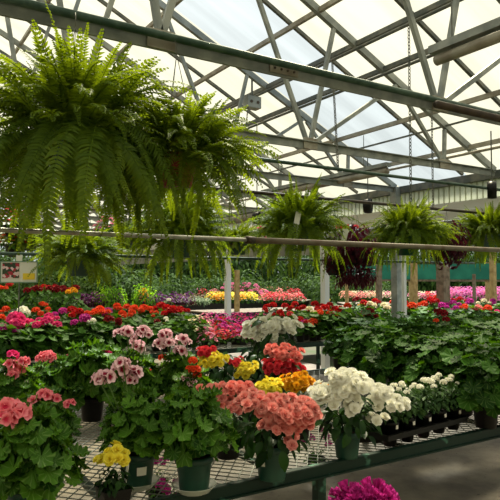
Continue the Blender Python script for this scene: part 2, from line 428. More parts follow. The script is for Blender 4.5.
# trusses
tr_lab = ['second roof truss from the camera, its chord crossing mid picture', 'third truss from the camera at the far edge of the clear glazing', 'fourth roof truss from the camera, behind the clear glazing']
for i, y in enumerate(TR):
    if y < 2: lab = 'steel roof truss overhead beside the camera'
    elif y < 3.5: lab = 'nearest steel roof truss, broad grey bottom chord running under the green pipe'
    elif i - 2 < 3: lab = tr_lab[i - 2]
    else: lab = 'weathered steel roof truss in the far half of the greenhouse'
    g = None if i < 5 else 'far roof trusses'
    t = thing('roof_truss', lab, 'roof truss', (0, y, EZ), 0, g)
    m = MB()
    m.angle((-EX, 0, 0.0), (EX, 0, 0.0), 0.05, 0.075, 0.008); m.angle((-EX, .012, -0.0), (EX, .012, 0), -0.05, 0.075, 0.008)
    m.ob('bottom_chord', STEEL, t)
    for sx in (-1, 1):
        m = MB(); m.bar((0, 0, RZ - EZ - 0.05), (sx * EX, 0, 0.0), 0.05, 0.075); m.ob('rafter', STEEL, t)
    for sx in (-1, 1):
        for xa, xb in ((0.0, 0.0), (3.68, 4.0), (3.7, 4.9), (5.68, 4.95), (1.35, .85)) if i > 4 else ((0.0, 0.0), (1.35, 0.85), (1.35, 2.0), (3.65, 2.85), (3.68, 4.0), (3.7, 4.9), (5.68, 4.95), (5.68, 5.7)):
            if xa == 0 and sx < 0: continue
            m = MB(); m.bar((sx * xa, 0, -0.02), (sx * xb, 0, roofz(xb) - EZ - 0.06), 0.035, 0.04); m.ob('web', STEEL, t)
        for xa in (1.35, 3.68, 5.68):
            m = MB(); m.box((sx * xa, -0.012, -0.02), (0.17, 0.012, 0.11)); m.ob('gusset_plate', ALU, t)
    if 3 < y < 3.5:
        m = MB(); m.box((2.2, -0.012, -0.035), (0.22, 0.008, 0.055)); sp_ = m.ob('splice_plate', ALU, t)
        for k in range(4):
            m = MB(); m.tube([(2.125 + k * .05, -0.022, -0.035), (2.125 + k * .05, -0.012, -0.035)], 0.008); m.ob('bolt', PIPED, sp_)
# side posts
for i, y in enumerate([TR[3], TR[4], TR[6]]):
    m = MB(); m.box((EX, y, EZ / 2), (0.10, 0.12, EZ))
    tag(m.ob('side_post', STEEL if y < 7 else WPAINT), ['broad grey steel post at the open side beside the middle hanging ferns', 'white post on the open side of the greenhouse'][0 if 6 < y < 7 else 1], 'post', None if 6 < y < 7 else 'side posts')
m = MB(); m.box((EX - .02, 6.20, 1.1), (0.05, 0.05, 2.2)); tag(m.ob('side_post', WPAINT), 'slim white post right beside the grey eave post under the fern', 'post')
# purlins along the roof
for x, lab in ((0, 'ridge beam along the top of the roof'), (0.9, ''), (1.9, ''), (2.9, ''), (3.8, ''), (4.3, ''), (4.7, ''), (5.45, ''), (5.7, ''), (6.12, '')):
    for sx in (-1, 1):
        if x == 0 and sx < 0: continue
        m = MB(); thin = x in (5.7,)
        m.bar((sx * x, YS, roofz(x) - 0.02), (sx * x, YE, roofz(x) - 0.02), 0.02 if thin else 0.04, 0.02 if thin else 0.05)
        if x in (4.3, 6.12, 4.7): m.tube([(sx * (x - .07), YS, roofz(x) - 0.11), (sx * (x - .07), YE, roofz(x) - 0.11)], 0.018)
        tag(m.ob('roof_purlin', STEELD if x in (4.3, 5.7, 4.7) else ALU), lab or {5.7: 'thin dark purlin rod low on the roof slope', 4.3: 'dark double purlin with a pipe tied beneath it', 4.7: 'dark purlin with conduit slung below, under the yellowed sheets'}.get(x, 'long steel purlin running up the greenhouse under the roof sheets'), 'purlin', 'plain roof purlins' if x not in (0, 5.7, 4.3, 4.7) else {5.7: 'thin dark purlin rods', 4.3: 'double purlins with pipe beneath', 4.7: 'dark purlins with conduit beneath'}.get(x))

# horizontal pipes across the house
def xpipe(name, y, z, x0, x1, r, mat, lab, cat='pipe'):
    m = MB(); m.tube([(x0, y, z), (x1, y, z)], r, 10); return tag(m.ob(name, mat, None, True), lab, cat)
Y1 = 3.0
zt = lambda px, py, Y: ony(px, py, Y).z
a = ony(250, 56, Y1)
xpipe('hanging_pipe', Y1, a.z, 0.17, EX, 0.022, PIPEG, 'dark green pipe above the nearest truss chord, carrying the big ferns')
a = ony(436, 104, 2.9); xpipe('hanging_pipe', 2.9, a.z, a.x, EX, 0.028, PIPED, 'dark brown pipe end entering at the upper right under the chord')
GY = 4.5; a = ony(250, 158, GY); GZ = a.z
xpipe('hanging_pipe', GY, GZ, 1.2, EX, 0.018, PIPEG, 'thin green pipe held up by chains behind the second truss')
HY = 4.58; YQ = 0; a = ony(350, 201, HY); HZ = a.z
xpipe('hanging_pipe', HY, HZ, 0.6, EX, 0.017, PIPED, 'thin dark pipe from which the middle row of ferns hangs')
PY_ = 3.3; a0 = ony(100, 234, PY_); j = ony(250, 240, PY_); a1 = ony(500, 250, PY_)
t = thing('hanging_rail', 'long bare metal pipe crossing the whole view at eye height', 'pipe rail', (0, PY_, j.z))
m = MB(); m.tube([(-1.2, 0, 0), (j.x, 0, 0)], 0.0135, 10); m.ob('thin_tube', PIPEB, t, True)
m = MB(); m.tube([(j.x - .03, 0, 0), (EX, 0, 0)], 0.021, 10); m.ob('thick_tube', PIPER, t, True)
m = MB(); m.tube([(j.x - .03, 0, 0), (j.x + .03, 0, 0)], 0.026, 10); m.ob('coupling', PIPED, t, True)
m = MB(); m.box((-1.2, 0, -j.z / 2), (0.06, 0.06, j.z)); m.ob('post', STEELD, t)
QY = 5.0; a = ony(120, 256, QY); QZ = a.z
xpipe('hanging_pipe', QY, QZ, -1.0, EX, 0.014, PIPEG, 'thin pale green pipe at eye height behind the bare rail')
m = MB(); m.box((-1.0, QY, QZ / 2), (0.05, 0.05, QZ)); tag(m.ob('rail_post', STEELD), 'steel post holding the end of the thin green pipe', 'post')

# long tubes along the house
def ytube(px0, py0, px1, py1, h, r, lab, ln=None):
    a = onz(px0, py0, 1.6 + h); b_ = onz(px1, py1, 1.6 + h)
    x = (a.x + b_.x) / 2
    m = MB(); m.tube([(x, a.y, 1.6 + h), (x, b_.y, 1.6 + h)], r, 12)
    t = tag(m.ob('heating_tube', ALU, None, True), lab, 'heating tube')
    m = MB(); m.box((x, (a.y + b_.y) / 2, 1.6 + h + r + 0.035), (0.09, abs(b_.y - a.y) + 0.06, 0.05)); m.ob('channel', STEEL, t)
    for q in (0.15, 0.85):
        m = MB(); yy = a.y + (b_.y - a.y) * q; m.tube([(x, yy, 1.6 + h), (x, yy, roofz(x))], 0.005, 5); m.ob('hanger_rod', STEELD, t)
ytube(438, 61, 560, 12, 1.42, 0.035, 'grey tube under a channel at the upper right corner')
ytube(380, 170, 270, 197, 1.36, 0.045, 'long pale tube under the roof left of the eave post')
ytube(257, 217, 200, 225, 1.0, 0.07, 'fat pale tube with a dark end above the small far fern')
# dark round fans / motors
for px, py, d, r, lab in ((257, 218, 8.9, 0.09, 'black round fan at the end of the fat pale tube'), (368, 206, 8.4, 0.10, 'black motor above the middle right fern'), (492, 190, 6.9, 0.10, 'black round fan at the right edge under the eave')):
    c = at(px, py, d); t = thing('circulation_fan', lab, 'fan', c)
    m = MB(); m.lathe([(r, -r * .5), (r * 1.05, 0), (r, r * .5), (r * .9, r * .5), (r * .9, -r * .45)], 20)
    o = m.ob('housing', POTB, t, True); o.rotation_euler = (PI / 2, 0, 0.6)
    m = MB(); m.lathe([(0.001, -.05), (r * .35, -.04), (r * .35, .05), (0.001, .055)], 12)
    for k in range(4): m.box((math.cos(k * PI / 2) * r * .55, math.sin(k * PI / 2) * r * .55, 0), (r * .7, r * .3, 0.01), Matrix.Rotation(k * PI / 2, 3, 'Z') @ Matrix.Rotation(.5, 3, 'X'))
    o = m.ob('blades', PIPED, t); o.rotation_euler = (PI / 2, 0, 0.6)
    m = MB(); m.tube([(0, 0, r), (0, 0, roofz(c.x) + .05 - c.z if abs(c.x) < EX else .9)], 0.008, 6); m.ob('hanger_rod', STEELD, t)
# electrical box
c = at(252, 103, 7.7); t = thing('junction_box', 'small grey electrical box under the roof, left of centre', 'electrical box', c)
t.scale = (1.65, 1.65, 1.65); JB = c.copy()
m = MB(); m.box((0, 0, 0), (0.12, 0.08, 0.09)); m.ob('housing', STEEL, t)
for k in (-.03, .03):
    m = MB(); m.tube([(k, -.045, 0), (k, -.04, 0)], .012, 10); m.ob('knockout', PIPED, t)
m = MB(); m.tube([(0, 0, .045), (0, 0, (roofz(c.x) - c.z) / 1.65)], .008, 6); m.ob('conduit', STEELD, t)

# chains
def chain(top, bot, lab, r=0.012, ln=0.042):
    top = Vector(top); bot = Vector(bot); d = bot - top; n_ = int(d.length / ln / 0.78)
    m = MB()
    for i in range(n_):
        c = top + d * ((i + .5) / n_); pts = []
        for k in range(8):
            a = 2 * PI * k / 8; x = math.cos(a) * r; z = math.sin(a) * ln * 0.5
            pts.append(c + (Vector((x, 0, z)) if i % 2 else Vector((0, x, z))))
        m.tube(pts, 0.0042, 4, True)
    return tag(m.ob('chain', STEELD), lab, 'chain')
def drop(px, d_or_y, ztop, zbot, lab):
    c = ony(px, 200, d_or_y); chain((c.x, d_or_y, ztop), (c.x, d_or_y, zbot), lab)
c = ony(338, 165, GY); chain((4.23, 4.98, roofz(4.23) - 0.12), (c.x, GY, GZ + 0.01), 'chain left of picture centre-right holding up the thin green pipe')
c = ony(411, 203, 3.93); chain((c.x, 3.93, roofz(c.x) - 0.05), (c.x, 3.93, c.z + 0.01), 'long chain above the middle right fern reaching up to the roof')
JC = JB + Vector((-.09, -.05, -.06)); JF = ony(238, 242, JC.y); chain(JC, (JF.x, JF.y, HZ + .1), 'thin chain hanging from the small electrical box, down to a far fern', .009, .05)
c = ony(432, 130, HY); chain((c.x, HY, roofz(c.x) - 0.05), (c.x, HY, HZ + 0.01), 'thin chain between the two right-hand ferns')

# ------------------------------------------------------------------ ferns
def frond_mesh(L, a0, bend, npair=30, wl=0.066, front=False, nm='frond', into=None, M=None):
    """arching frond in the xz plane: leaves the crown at angle a0 above level and bends downward"""
    m = MB(); x = z = 0.0; ang = a0; pts = []; N = int(L / .0155); st = L / N
    for i in range(N + 1):
        pts.append((x, z, ang)); x += math.cos(ang) * st; z += math.sin(ang) * st
        ang -= bend / N * ((2.2 - 2.4 * (i / N)) if front else (0.4 + 1.4 * (i / N)))
        if ang < -PI * .53: ang = -PI * .53
    m.tube([(p[0], 0.01 * math.sin(i * .3), p[1]) for i, p in enumerate(pts[::3])], [0.0022 * (1 - .8 * i / (len(pts) / 3)) + .0004 for i in range(len(pts[::3]))], 4)
    for i in range(3, N + 1):
        t = i / N; px, pz, an = pts[i]
        wl_ = wl * (min(1, (t - .03) * 5)) * (1 - t ** 2.2 * 0.88) * random.uniform(.85, 1.1)
        T = Vector((math.cos(an), 0, math.sin(an))); Nn = Vector((-math.sin(an), 0, math.cos(an)))
        for s_ in (-1, 1):
            sw = 0.25 + .5 * t; dr = -0.12 + random.uniform(-.25, .25)
            D = (Vector((0, s_, 0)) + T * sw + Nn * dr).normalized()
            side = (T - D * T.dot(D)).normalized(); w_ = st * 0.40
            o = Vector((px, 0, pz)); mid = o + D * wl_ * .5 + Nn * (0.004); tip = o + D * wl_ - Nn * wl_ * .13
            V = [o - side * w_ * .9, o + side * w_ * .9, mid - side * w_ * .95, mid + side * w_ * .85, tip + side * w_ * .3]
            rr = random.uniform(.2, .8) * .6 + t * .35
            m.raw([tuple(q) for q in V], [(0, 1, 3, 2), (2, 3, 4)], np.tile([t, .5, rr], (5, 1)))
    return m.mesh(nm, G_FERN, True)
F_UP = [frond_mesh(L, a, b_) for L, a, b_ in ((.60, 1.45, .5), (.54, 1.3, .8), (.50, 1.15, .7), (.46, 1.5, .35))]
F_MID = [frond_mesh(L, a, b_) for L, a, b_ in ((.70, .9, 1.5), (.68, .7, 1.3), (.64, .55, 1.2), (.68, .35, .9), (.60, .6, 1.9))]
F_DN = [frond_mesh(L, a, b_, 0, .07, True) for L, a, b_ in ((.72, .3, 1.7), (.66, .1, 1.45), (.78, .4, 1.9), (.62, -.1, 1.1), (.74, .2, 1.5))]
F_SH = [frond_mesh(L, a, b_, 0, .055) for L, a, b_ in ((.30, 1.1, .9), (.34, .8, 1.2), (.28, 1.35, .5), (.32, .4, 1.2))]
def drape_mesh(n_, src, r0, r1, pitch=0.15):
    """fronds spilling over the pot rim all round"""
    random.seed(98); m = MB()
    for i in range(n_):
        me = random.choice(src); V = np.zeros(len(me.vertices) * 3, np.float32); me.vertices.foreach_get('co', V); V = V.reshape(-1, 3)
        A = np.zeros(len(me.vertices) * 4, np.float32); me.attributes['v'].data.foreach_get('color', A); A = A.reshape(-1, 4)[:, :3]
        a = i * 2.399963; rr = random.uniform(r0, r1); k = random.uniform(.6, 1.05)
        M = np.array(Matrix.Rotation(a, 3, 'Z') @ Matrix.Rotation(random.uniform(-.6, .6), 3, 'X') @ Matrix.Rotation(pitch * random.uniform(.3, 1.6), 3, 'Y'))
        m.raw(V @ M.T * k + np.array([rr * math.cos(a), rr * math.sin(a), random.uniform(-.06, .05)]), [tuple(p.vertices) for p in me.polygons], A)
    return m.mesh('inner_fronds', G_FERN)
def inner_mesh(n_):
    """the crowded short fronds filling the crown"""
    random.seed(99); m = MB()
    for i in range(n_):
        me = random.choice(F_SH); V = np.zeros(len(me.vertices) * 3, np.float32); me.vertices.foreach_get('co', V); V = V.reshape(-1, 3)
        A = np.zeros(len(me.vertices) * 4, np.float32); me.attributes['v'].data.foreach_get('color', A); A = A.reshape(-1, 4)[:, :3]
        a = i * 2.399963; rr = .16 * math.sqrt((i + .5) / n_)
        M = np.array(Matrix.Rotation(a + random.uniform(-.5, .5), 3, 'Z') @ Matrix.Rotation(random.uniform(-.4, .4), 3, 'X'))
        m.raw(V @ M.T + np.array([rr * math.cos(a), rr * math.sin(a), random.uniform(-.04, .1)]), [tuple(p.vertices) for p in me.polygons], A)
    return m.mesh('inner_fronds', G_FERN)
INNER = inner_mesh(110)
DRAPE = drape_mesh(85, F_DN, .12, .16)
SKIRT = drape_mesh(90, F_SH, .10, .15, .8)
POT_H = MB(); POT_H.lathe([(0.085, -0.16), (0.125, -0.01), (0.135, -0.01), (0.135, 0.01), (0.122, 0.01), (0.12, -.02), (0.0, -.02)], 28)
pot_h_g = POT_H.mesh('pot', POTG, True); 
HW = MB()
for k in range(3):
    a = 2 * PI * k / 3; HW.tube([(0.128 * math.cos(a), 0.128 * math.sin(a), 0), (0, 0, 0.42)], 0.0022, 5)
HW.tube([(0, 0, .42), (0, 0, .46), (.012, 0, .48), (0.02, 0, .465)], 0.003, 5)
hw_me = HW.mesh('hanger', STEELD)
def fern(px, py, Y, lab, nup=24, nmid=34, ndn=34, sc=1.0, potmat=None, seed=1, hang=None, dn=1.0, up=1.0, group=None):
    random.seed(seed); c = ony(px, py, Y)
    t = thing('hanging_fern', lab, 'fern', c, random.uniform(0, 6), group)
    link('pot', pot_h_g, t, mat=potmat or POTG)
    if hang:
        h = link('hanger', hw_me, t); h.scale = (1, 1, max(0.3, (hang - c.z)) / 0.48)
    ga = 2.399963; k = 0
    o = link('inner_fronds', INNER, t, (0, 0, .0), None, sc * 1.25); o['kind'] = 'stuff'
    o = link('draping_fronds', DRAPE if potmat is not POTR else SKIRT, t, (0, 0, .0), None, sc * (1.0 if potmat is not POTR else 1.6)) if 'upper left' in lab or potmat is POTR else link('draping_fronds', SKIRT, t, (0, 0, .0), None, sc * 1.7); o['kind'] = 'stuff'
    for lst, n_, s_ in ((F_UP, nup, up), (F_MID, nmid, 1.0), (F_DN, ndn, dn)):
        for i in range(n_):
            a = k * ga + random.uniform(-.2, .2); k += 1; rr = random.uniform(0.02, .12) if lst is not F_DN else random.uniform(.08, .15)
            link('frond', random.choice(lst), t, (rr * math.cos(a), rr * math.sin(a), 0.01), (random.uniform(-.3, .3), random.uniform(-.25, .3) , a), sc * s_ * random.uniform(.68, 1.08))
    return t
FERN1 = fern(74, 134, 2.95, 'huge bright green fern hanging at the upper left from the green pipe', 25, 35, 36, 1.02, POTG, 3, zt(66, 14, Y1), 1.02, .92)
fern(176, 158, 3.0, 'large fern in a red pot overlapping the huge fern', 14, 44, 40, 0.84, POTR, 5, zt(178, 40, Y1), 0.85, .75)
for me_, a_, s_ in ((F_DN[2], -2.3, 1.3), (F_DN[0], -2.6, 1.25), (F_DN[4], -2.0, 1.2)):
    link('frond', me_, FERN1, (-.12, -.10, 0), (0, 0, a_ - FERN1.rotation_euler.z), s_)
Y9 = 9.3
xpipe('hanging_pipe', Y9, HZ + .3, 0.6, EX, 0.017, PIPED, 'thin dark pipe of the farthest row of hanging baskets')
def basket_tag(t, px, py, dd):
    c = at(px, py, (t.location - EYE).dot(F) + dd) - t.location; c = Matrix.Rotation(-t.rotation_euler.z, 3, 'Z') @ c
    m = MB(); m.box((0, 0, 0), (0.05, 0.006, 0.13), Matrix.Rotation(.25, 3, 'Y')); m.box((0, 0, -.12), (.006, .006, .16)); o = m.ob('plant_tag', WHITEP, t); o.location = c; o.rotation_euler = (0, 0, -.56 - t.rotation_euler.z); o['label'] = 'white plant tag'
for px, py, Y, lab, sc, sd in ((297, 236, HY, 'bright green fern with a white tag, centre of the middle row', 1.0, 11), (405, 240, HY, 'bright green fern right of the dark red basket, under the long chain', .92, 12), (489, 240, HY, 'bright green fern hanging at the right edge', .88, 13), (182, 240, HY, 'shaded green fern half hidden behind the red potted fern', .95, 14)):
    Yf = 3.93 if sd == 12 else Y
    t = fern(px + (2 if sd == 12 else 0), py - 6, Yf, lab, 28, 38, 32, sc * .80 * Yf / Y, POTG, sd, HZ if Yf == Y else ony(411, 203, 3.93).z, .9, .9)
    t.scale.z *= 1.25
    for ch in t.children:
        if ch.name.startswith('hanger'): ch.scale.z /= 1.25
    if sd == 11: basket_tag(t, 297, 222, -.3)
for px, py, Y, lab, sc, sd in ((82, 256, HY + .15, 'dark green fern hanging low behind the thin green pipe at left', .68, 15), (238, 242, JC.y, 'small distant fern left of the centre fern', .62, 16), (126, 240, Y9, 'distant fern mostly hidden behind the huge fern', .85, 17), (430, 236, HY, 'small fern tuft behind the right burgundy basket', .46, 18), (30, 240, Y9, 'distant fern at the left edge above the flower sign', .8, 19)):
    fern(px, py, Y, lab, 14, 32, 26, sc * .9, POTG, sd, HZ if Y < 5 else HZ + .1 if Y < 8 else HZ + .3, .75, .8)

# ------------------------------------------------------------------ foliage and flower meshes
def foliage(tmpl, n_, R_, H_, size, mat, z0=0.0, seed=0, up=0.45, stems=True, nm='foliage', lowfill=0.35, squash=1.0, zmin=-.025):
    """leaves on petioles, spread over and through a dome of radius R_ and height H_"""
    random.seed(seed); m = MB()
    for i in range(n_):
        u = (i + .5) / n_; ph = math.acos(1 - u * (1.0 + lowfill)) if u * (1 + lowfill) < 2 else PI
        a = i * 2.399963 + random.uniform(-.3, .3); q = random.uniform(.62, 1.05) if i % 4 else random.uniform(.35, .7)
        d = Vector((math.sin(ph) * math.cos(a), math.sin(ph) * math.sin(a), math.cos(ph)))
        pos = Vector((d.x * R_ * q, d.y * R_ * q * squash, z0 + max(zmin, d.z * H_ * q + (H_ * .12))))
        nrm = (d * (1 - up) + Vector((0, 0, up)) + Vector([random.uniform(-.35, .35) for _ in range(3)])).normalized()
        s_ = size * random.uniform(.6, 1.15)
        m.add(random.choice(tmpl), frame_dir(nrm, (d.x + random.uniform(-.4, .4), d.y + random.uniform(-.4, .4), -.2)) * s_, pos)
        if stems and i % 2 == 0:
            m.tube([(0.01 * math.cos(a), .01 * math.sin(a), z0 - .02), (pos.x * .5, pos.y * .5, z0 + (pos.z - z0) * .7), tuple(pos)], 0.0022, 3)
    return m.mesh(nm, mat, True)
def umbel(tmpl, n_, R_, size, mat, seed=0, flat=0.75, nm='flower_head', cov=1.1):
    random.seed(seed); m = MB()
    for i in range(n_):
        u = (i + .5) / n_; ph = math.acos(1 - u * cov); a = i * 2.399963
        d = Vector((math.sin(ph) * math.cos(a), math.sin(ph) * math.sin(a), math.cos(ph)))
        nrm = (d + Vector([random.uniform(-.25, .25) for _ in range(3)])).normalized()
        m.add(random.choice(tmpl), frame(nrm, random.uniform(0, 6)) * size * random.uniform(.85, 1.12), Vector((d.x * R_, d.y * R_, d.z * R_ * flat)))
    return m.mesh(nm, mat, True)
def scatter(tmpl, n_, R_, H_, size, mat, seed=0, z0=0, nm='blossoms'):
    """small open flowers sprinkled over a mound"""
    random.seed(seed); m = MB()
    for i in range(n_):
        u = (i + .5) / n_; ph = math.acos(1 - u * .85); a = i * 2.399963 + random.uniform(-.4, .4); q = random.uniform(.95, 1.1)
        d = Vector((math.sin(ph) * math.cos(a), math.sin(ph) * math.sin(a), math.cos(ph)))
        nrm = (d * .5 + Vector((0, 0, .6)) + Vector([random.uniform(-.3, .3) for _ in range(3)])).normalized()
        m.add(random.choice(tmpl), frame(nrm, random.uniform(0, 6)) * size * random.uniform(.8, 1.15), Vector((d.x * R_ * q, d.y * R_ * q, z0 + d.z * H_ * q)))
    return m.mesh(nm, mat, True)
def pot_mesh(r, h, nm='pot', sq=False):
    m = MB()
    if sq:
        for s_, z0, z1 in ((1, 0, h),):
            rb = r * .78; V = []
            for rr, z in ((rb, 0), (r * .97, h - .012), (r, h - .012), (r, h), (r * .93, h), (r * .9, h - .02)):
                V += [(rr, rr, z), (-rr, rr, z), (-rr, -rr, z), (rr, -rr, z)]
            Fc = [(0, 3, 2, 1)] + [(i * 4 + k, i * 4 + (k + 1) % 4, i * 4 + 4 + (k + 1) % 4, i * 4 + 4 + k) for i in range(5) for k in range(4)]
            m.raw(V, Fc)
        return m.mesh(nm, POTB, False)
    m.lathe([(r * .72, 0), (r * .74, .006), (r * .9, h - .03), (r * .92, h - .028), (r, h - .026), (r, h), (r * .94, h), (r * .9, h - .02)], 28)
    return m.mesh(nm, POTG, True)
POT6 = pot_mesh(.078, .145); POT5 = pot_mesh(.07, .125); POT4 = pot_mesh(.052, .09, sq=True); POT45 = pot_mesh(.06, .105)
SOILM = MB(); SOILM.lathe([(0.001, 1), (.9, 1), (.9, .97)], 20, cap=False); SOILM = SOILM.mesh('soil', SOIL)
SAUC = MB(); SAUC.lathe([(.065, 0), (.088, .028), (.092, .03), (.09, .026), (.068, .003)], 28)
CLEARP, n, l, out = newmat('clear plastic saucer'); p = n.new('ShaderNodeBsdfPrincipled'); l.new(p.outputs[0], out.inputs[0]); p.inputs['Base Color'].default_value = (.75, .8, .72, 1); p.inputs['Alpha'].default_value = .42; p.inputs['Roughness'].default_value = .15
SAUC = SAUC.mesh('saucer', CLEARP, True)
PR = {id(POT6): (.078, .145), id(POT5): (.07, .125), id(POT4): (.052, .09), id(POT45): (.06, .105)}
def potted(name, lab, cat, base, pot, potmat, rz=0, group=None, saucer=False, sticker=None):
    t = thing(name, lab, cat, base, rz, group); r, h = PR[id(pot)]
    link('pot', pot, t, mat=potmat)
    s_ = link('soil', SOILM, t, (0, 0, h - .02 - .9 * .0), None, (r, r, .0)); s_.scale = (r * .98, r * .98, 0.001); s_.location = (0, 0, h - .018)
    if saucer: link('saucer', SAUC, t, (0, 0, .001))
    if sticker is not None:
        a = sticker - rz; rr = r * .86; m = MB()
        for k in range(4):
            b0 = a - .28 + .14 * k; b1 = b0 + .14
            m.raw([(rr * 1.03 * math.cos(b0), rr * 1.03 * math.sin(b0), h * .45), (rr * 1.03 * math.cos(b1), rr * 1.03 * math.sin(b1), h * .45), (rr * 1.08 * math.cos(b1), rr * 1.08 * math.sin(b1), h * .68), (rr * 1.08 * math.cos(b0), rr * 1.08 * math.sin(b0), h * .68)], [(0, 1, 2, 3)])
        m.ob('price_sticker', WHITEP, t)
    return t
BZ = 0.75
# shared part meshes
FOL_REG = [foliage(LEAF_R, 120, .145, .21, .050, G_REG, 0, s, lowfill=.15) for s in (1, 2, 3)]
FOL_REG_W = [foliage(LEAF_R, 200, .20, .22, .054, G_REG, 0, s, lowfill=.08, zmin=.0) for s in (4, 5)]
FOL_GER = [foliage(LEAF_G, 110, .16, .24, .05, G_GER, 0, s) for s in (6, 7, 8)]
FOL_GER_B = [foliage(LEAF_G, 170, .22, .30, .06, G_GER, 0, s, .5) for s in (9, 10, 11)]
FOL_BEG = [foliage(OVAL, 80, .115, .15, .06, G_BEG, 0, s, .55, lowfill=.12) for s in (12, 13)]
FOL_LO = [foliage(LEAF_LO, 75, .17, .20, .05, G_GER, 0, s, .5, False) for s in (14, 15, 16)]
HEAD_REG = [umbel(FIVES, 8, .028, .030, C['regal'], s, .7, cov=.95) for s in (1, 2)]
HEAD_GER = [umbel([FIVES[0], FIVES[1]], 22, .034, .017, C['red'], s, .8) for s in (3, 4)]
HEAD_LO = [umbel([FIVE_LO], 18, .038, .024, C['red'], s, .8) for s in (5, 6)]
BLOOM = [MB().add(T, None).mesh('blossom', C['coral'], True) for T in ROSES]
def head(t, base, px, py, mesh, mat, sc=1.0, d=None, dd=0.0, nm='flower_head', stem=True):
    """put a flower head of plant t where the ray through px,py passes over the plant, dd nearer(-)/farther(+) than its centre"""
    dep = (Vector(base) - EYE).dot(F) + dd
    w_ = at(px, py, dep); loc = w_ - t.location
    if t.rotation_euler.z: loc = Matrix.Rotation(-t.rotation_euler.z, 3, 'Z') @ loc
    tilt = (random.uniform(-.3, .3) - .35 * 0, random.uniform(-.3, .3), random.uniform(0, 6))
    o = link(nm, mesh, t, loc, tilt, sc, mat)
    return o, loc
def stems(t, locs, z0=.1, r=.0026, mat=STEM):
    m = MB()
    for q in locs: m.tube([(q.x * .15, q.y * .15, z0), (q.x * .6, q.y * .6, z0 + (q.z - z0) * .55), tuple(q)], r, 4)
    if locs: m.ob('flower_stems', mat, t)

# ------------------------------------------------------------------ benches
def bench(name, lab, x0, x1, y0, y1, z, deck, leg_x, bars=0.78, bx0=0.0, finem=True, railh=.05):
    t = thing(name, lab, 'bench', (0, 0, 0))
    m = MB(); e = .03
    m.angle((x0, y0, z), (x1, y0, z), .03, railh, .005, 1); m.bar((x0, y0 - .004, z - railh), (x1, y0 - .004, z - railh), .02, .008); m.ob('front_rail', BENCHG, t)
    m = MB(); m.angle((x0, y1, z), (x1, y1, z), .03, railh, .005, -1); m.ob('back_rail', BENCHG, t)
    for x in (x0, x1): m = MB(); m.bar((x, y0, z - railh / 2), (x, y1, z - railh / 2), .006, railh); m.ob('end_rail', BENCHG, t)
    k = 0; x = x0 + bx0
    while x < x1:
        m = MB(); m.bar((x, y0, z - .03), (x, y1, z - .03), .035, .02); m.ob('cross_bar', BENCHG, t); x += bars
    for x in leg_x:
        for y in (y0 + .03, y1 - .03):
            m = MB(); m.bar((x, y, 0), (x, y, z - .02), .045, .045); m.ob('leg', BENCHG, t)
    if deck is not None:
        o = link('mesh_deck', deck, t); o.location = (x0, y0, z - .006)
    return t
def deck_mesh(W, D, lx=.062, ly=.038, t=.0036):
    """expanded metal: rows of zigzag strands that touch at the diamonds' corners"""
    m = MB(); rows = int(D / ly); cols = int(W / (lx / 2)); V = []; Fc = []
    for r_ in range(rows):
        yb = (r_ + .5) * ly; n0 = len(V)
        for c_ in range(cols + 1):
            x = c_ * lx / 2; s_ = (1 if (c_ + r_) % 2 else -1) * ly * .46
            for dy, dz in ((-t * .6, -t * .6), (t * .6, -t * .6), (t * .6, t * .6), (-t * .6, t * .6)): V.append((x, yb + s_ + dy, dz))
        for c_ in range(cols):
            a = n0 + c_ * 4
            for k in range(4): Fc.append((a + k, a + (k + 1) % 4, a + 4 + (k + 1) % 4, a + 4 + k))
    m.raw(V, Fc); return m.mesh('mesh_deck', MESHM, False)
DK = deck_mesh(7.4, 2.25)
B1Y0 = onz(250, 481, BZ).y; B1Y1 = B1Y0 + 2.25
xb = onz(90, 480, BZ).x
bench('plant_bench', 'nearest green bench with chipped paint and open wire mesh top', -1.0, 6.35, B1Y0, B1Y1, BZ, DK, (-.9, 1.76, 4.1, 6.3), .78, (xb + 1.0) % .78)
DK2 = deck_mesh(7.6, 1.6, .12, .05, .004)
B2 = bench('plant_bench', 'second bench, mesh topped, holding the red and pink geraniums', -1.0, 6.5, 6.25, 7.85, BZ, DK2, (-.8, 1.5, 4.0, 6.3))
B3 = bench('plant_bench', 'third bench back inside the greenhouse', -1.0, 6.4, 9.3, 10.9, BZ, DK2, (-.8, 1.5, 4.0, 6.3))
B4 = bench('plant_bench', 'fourth bench back inside the greenhouse', -1.0, 6.4, 12.4, 14.0, BZ, DK2, (-.8, 1.5, 4.0, 6.3))
B5 = bench('plant_bench', 'far bench near the end wall', -1.0, 6.4, 16.0, 17.6, BZ, DK2, (-.8, 1.5, 4.0, 6.3))

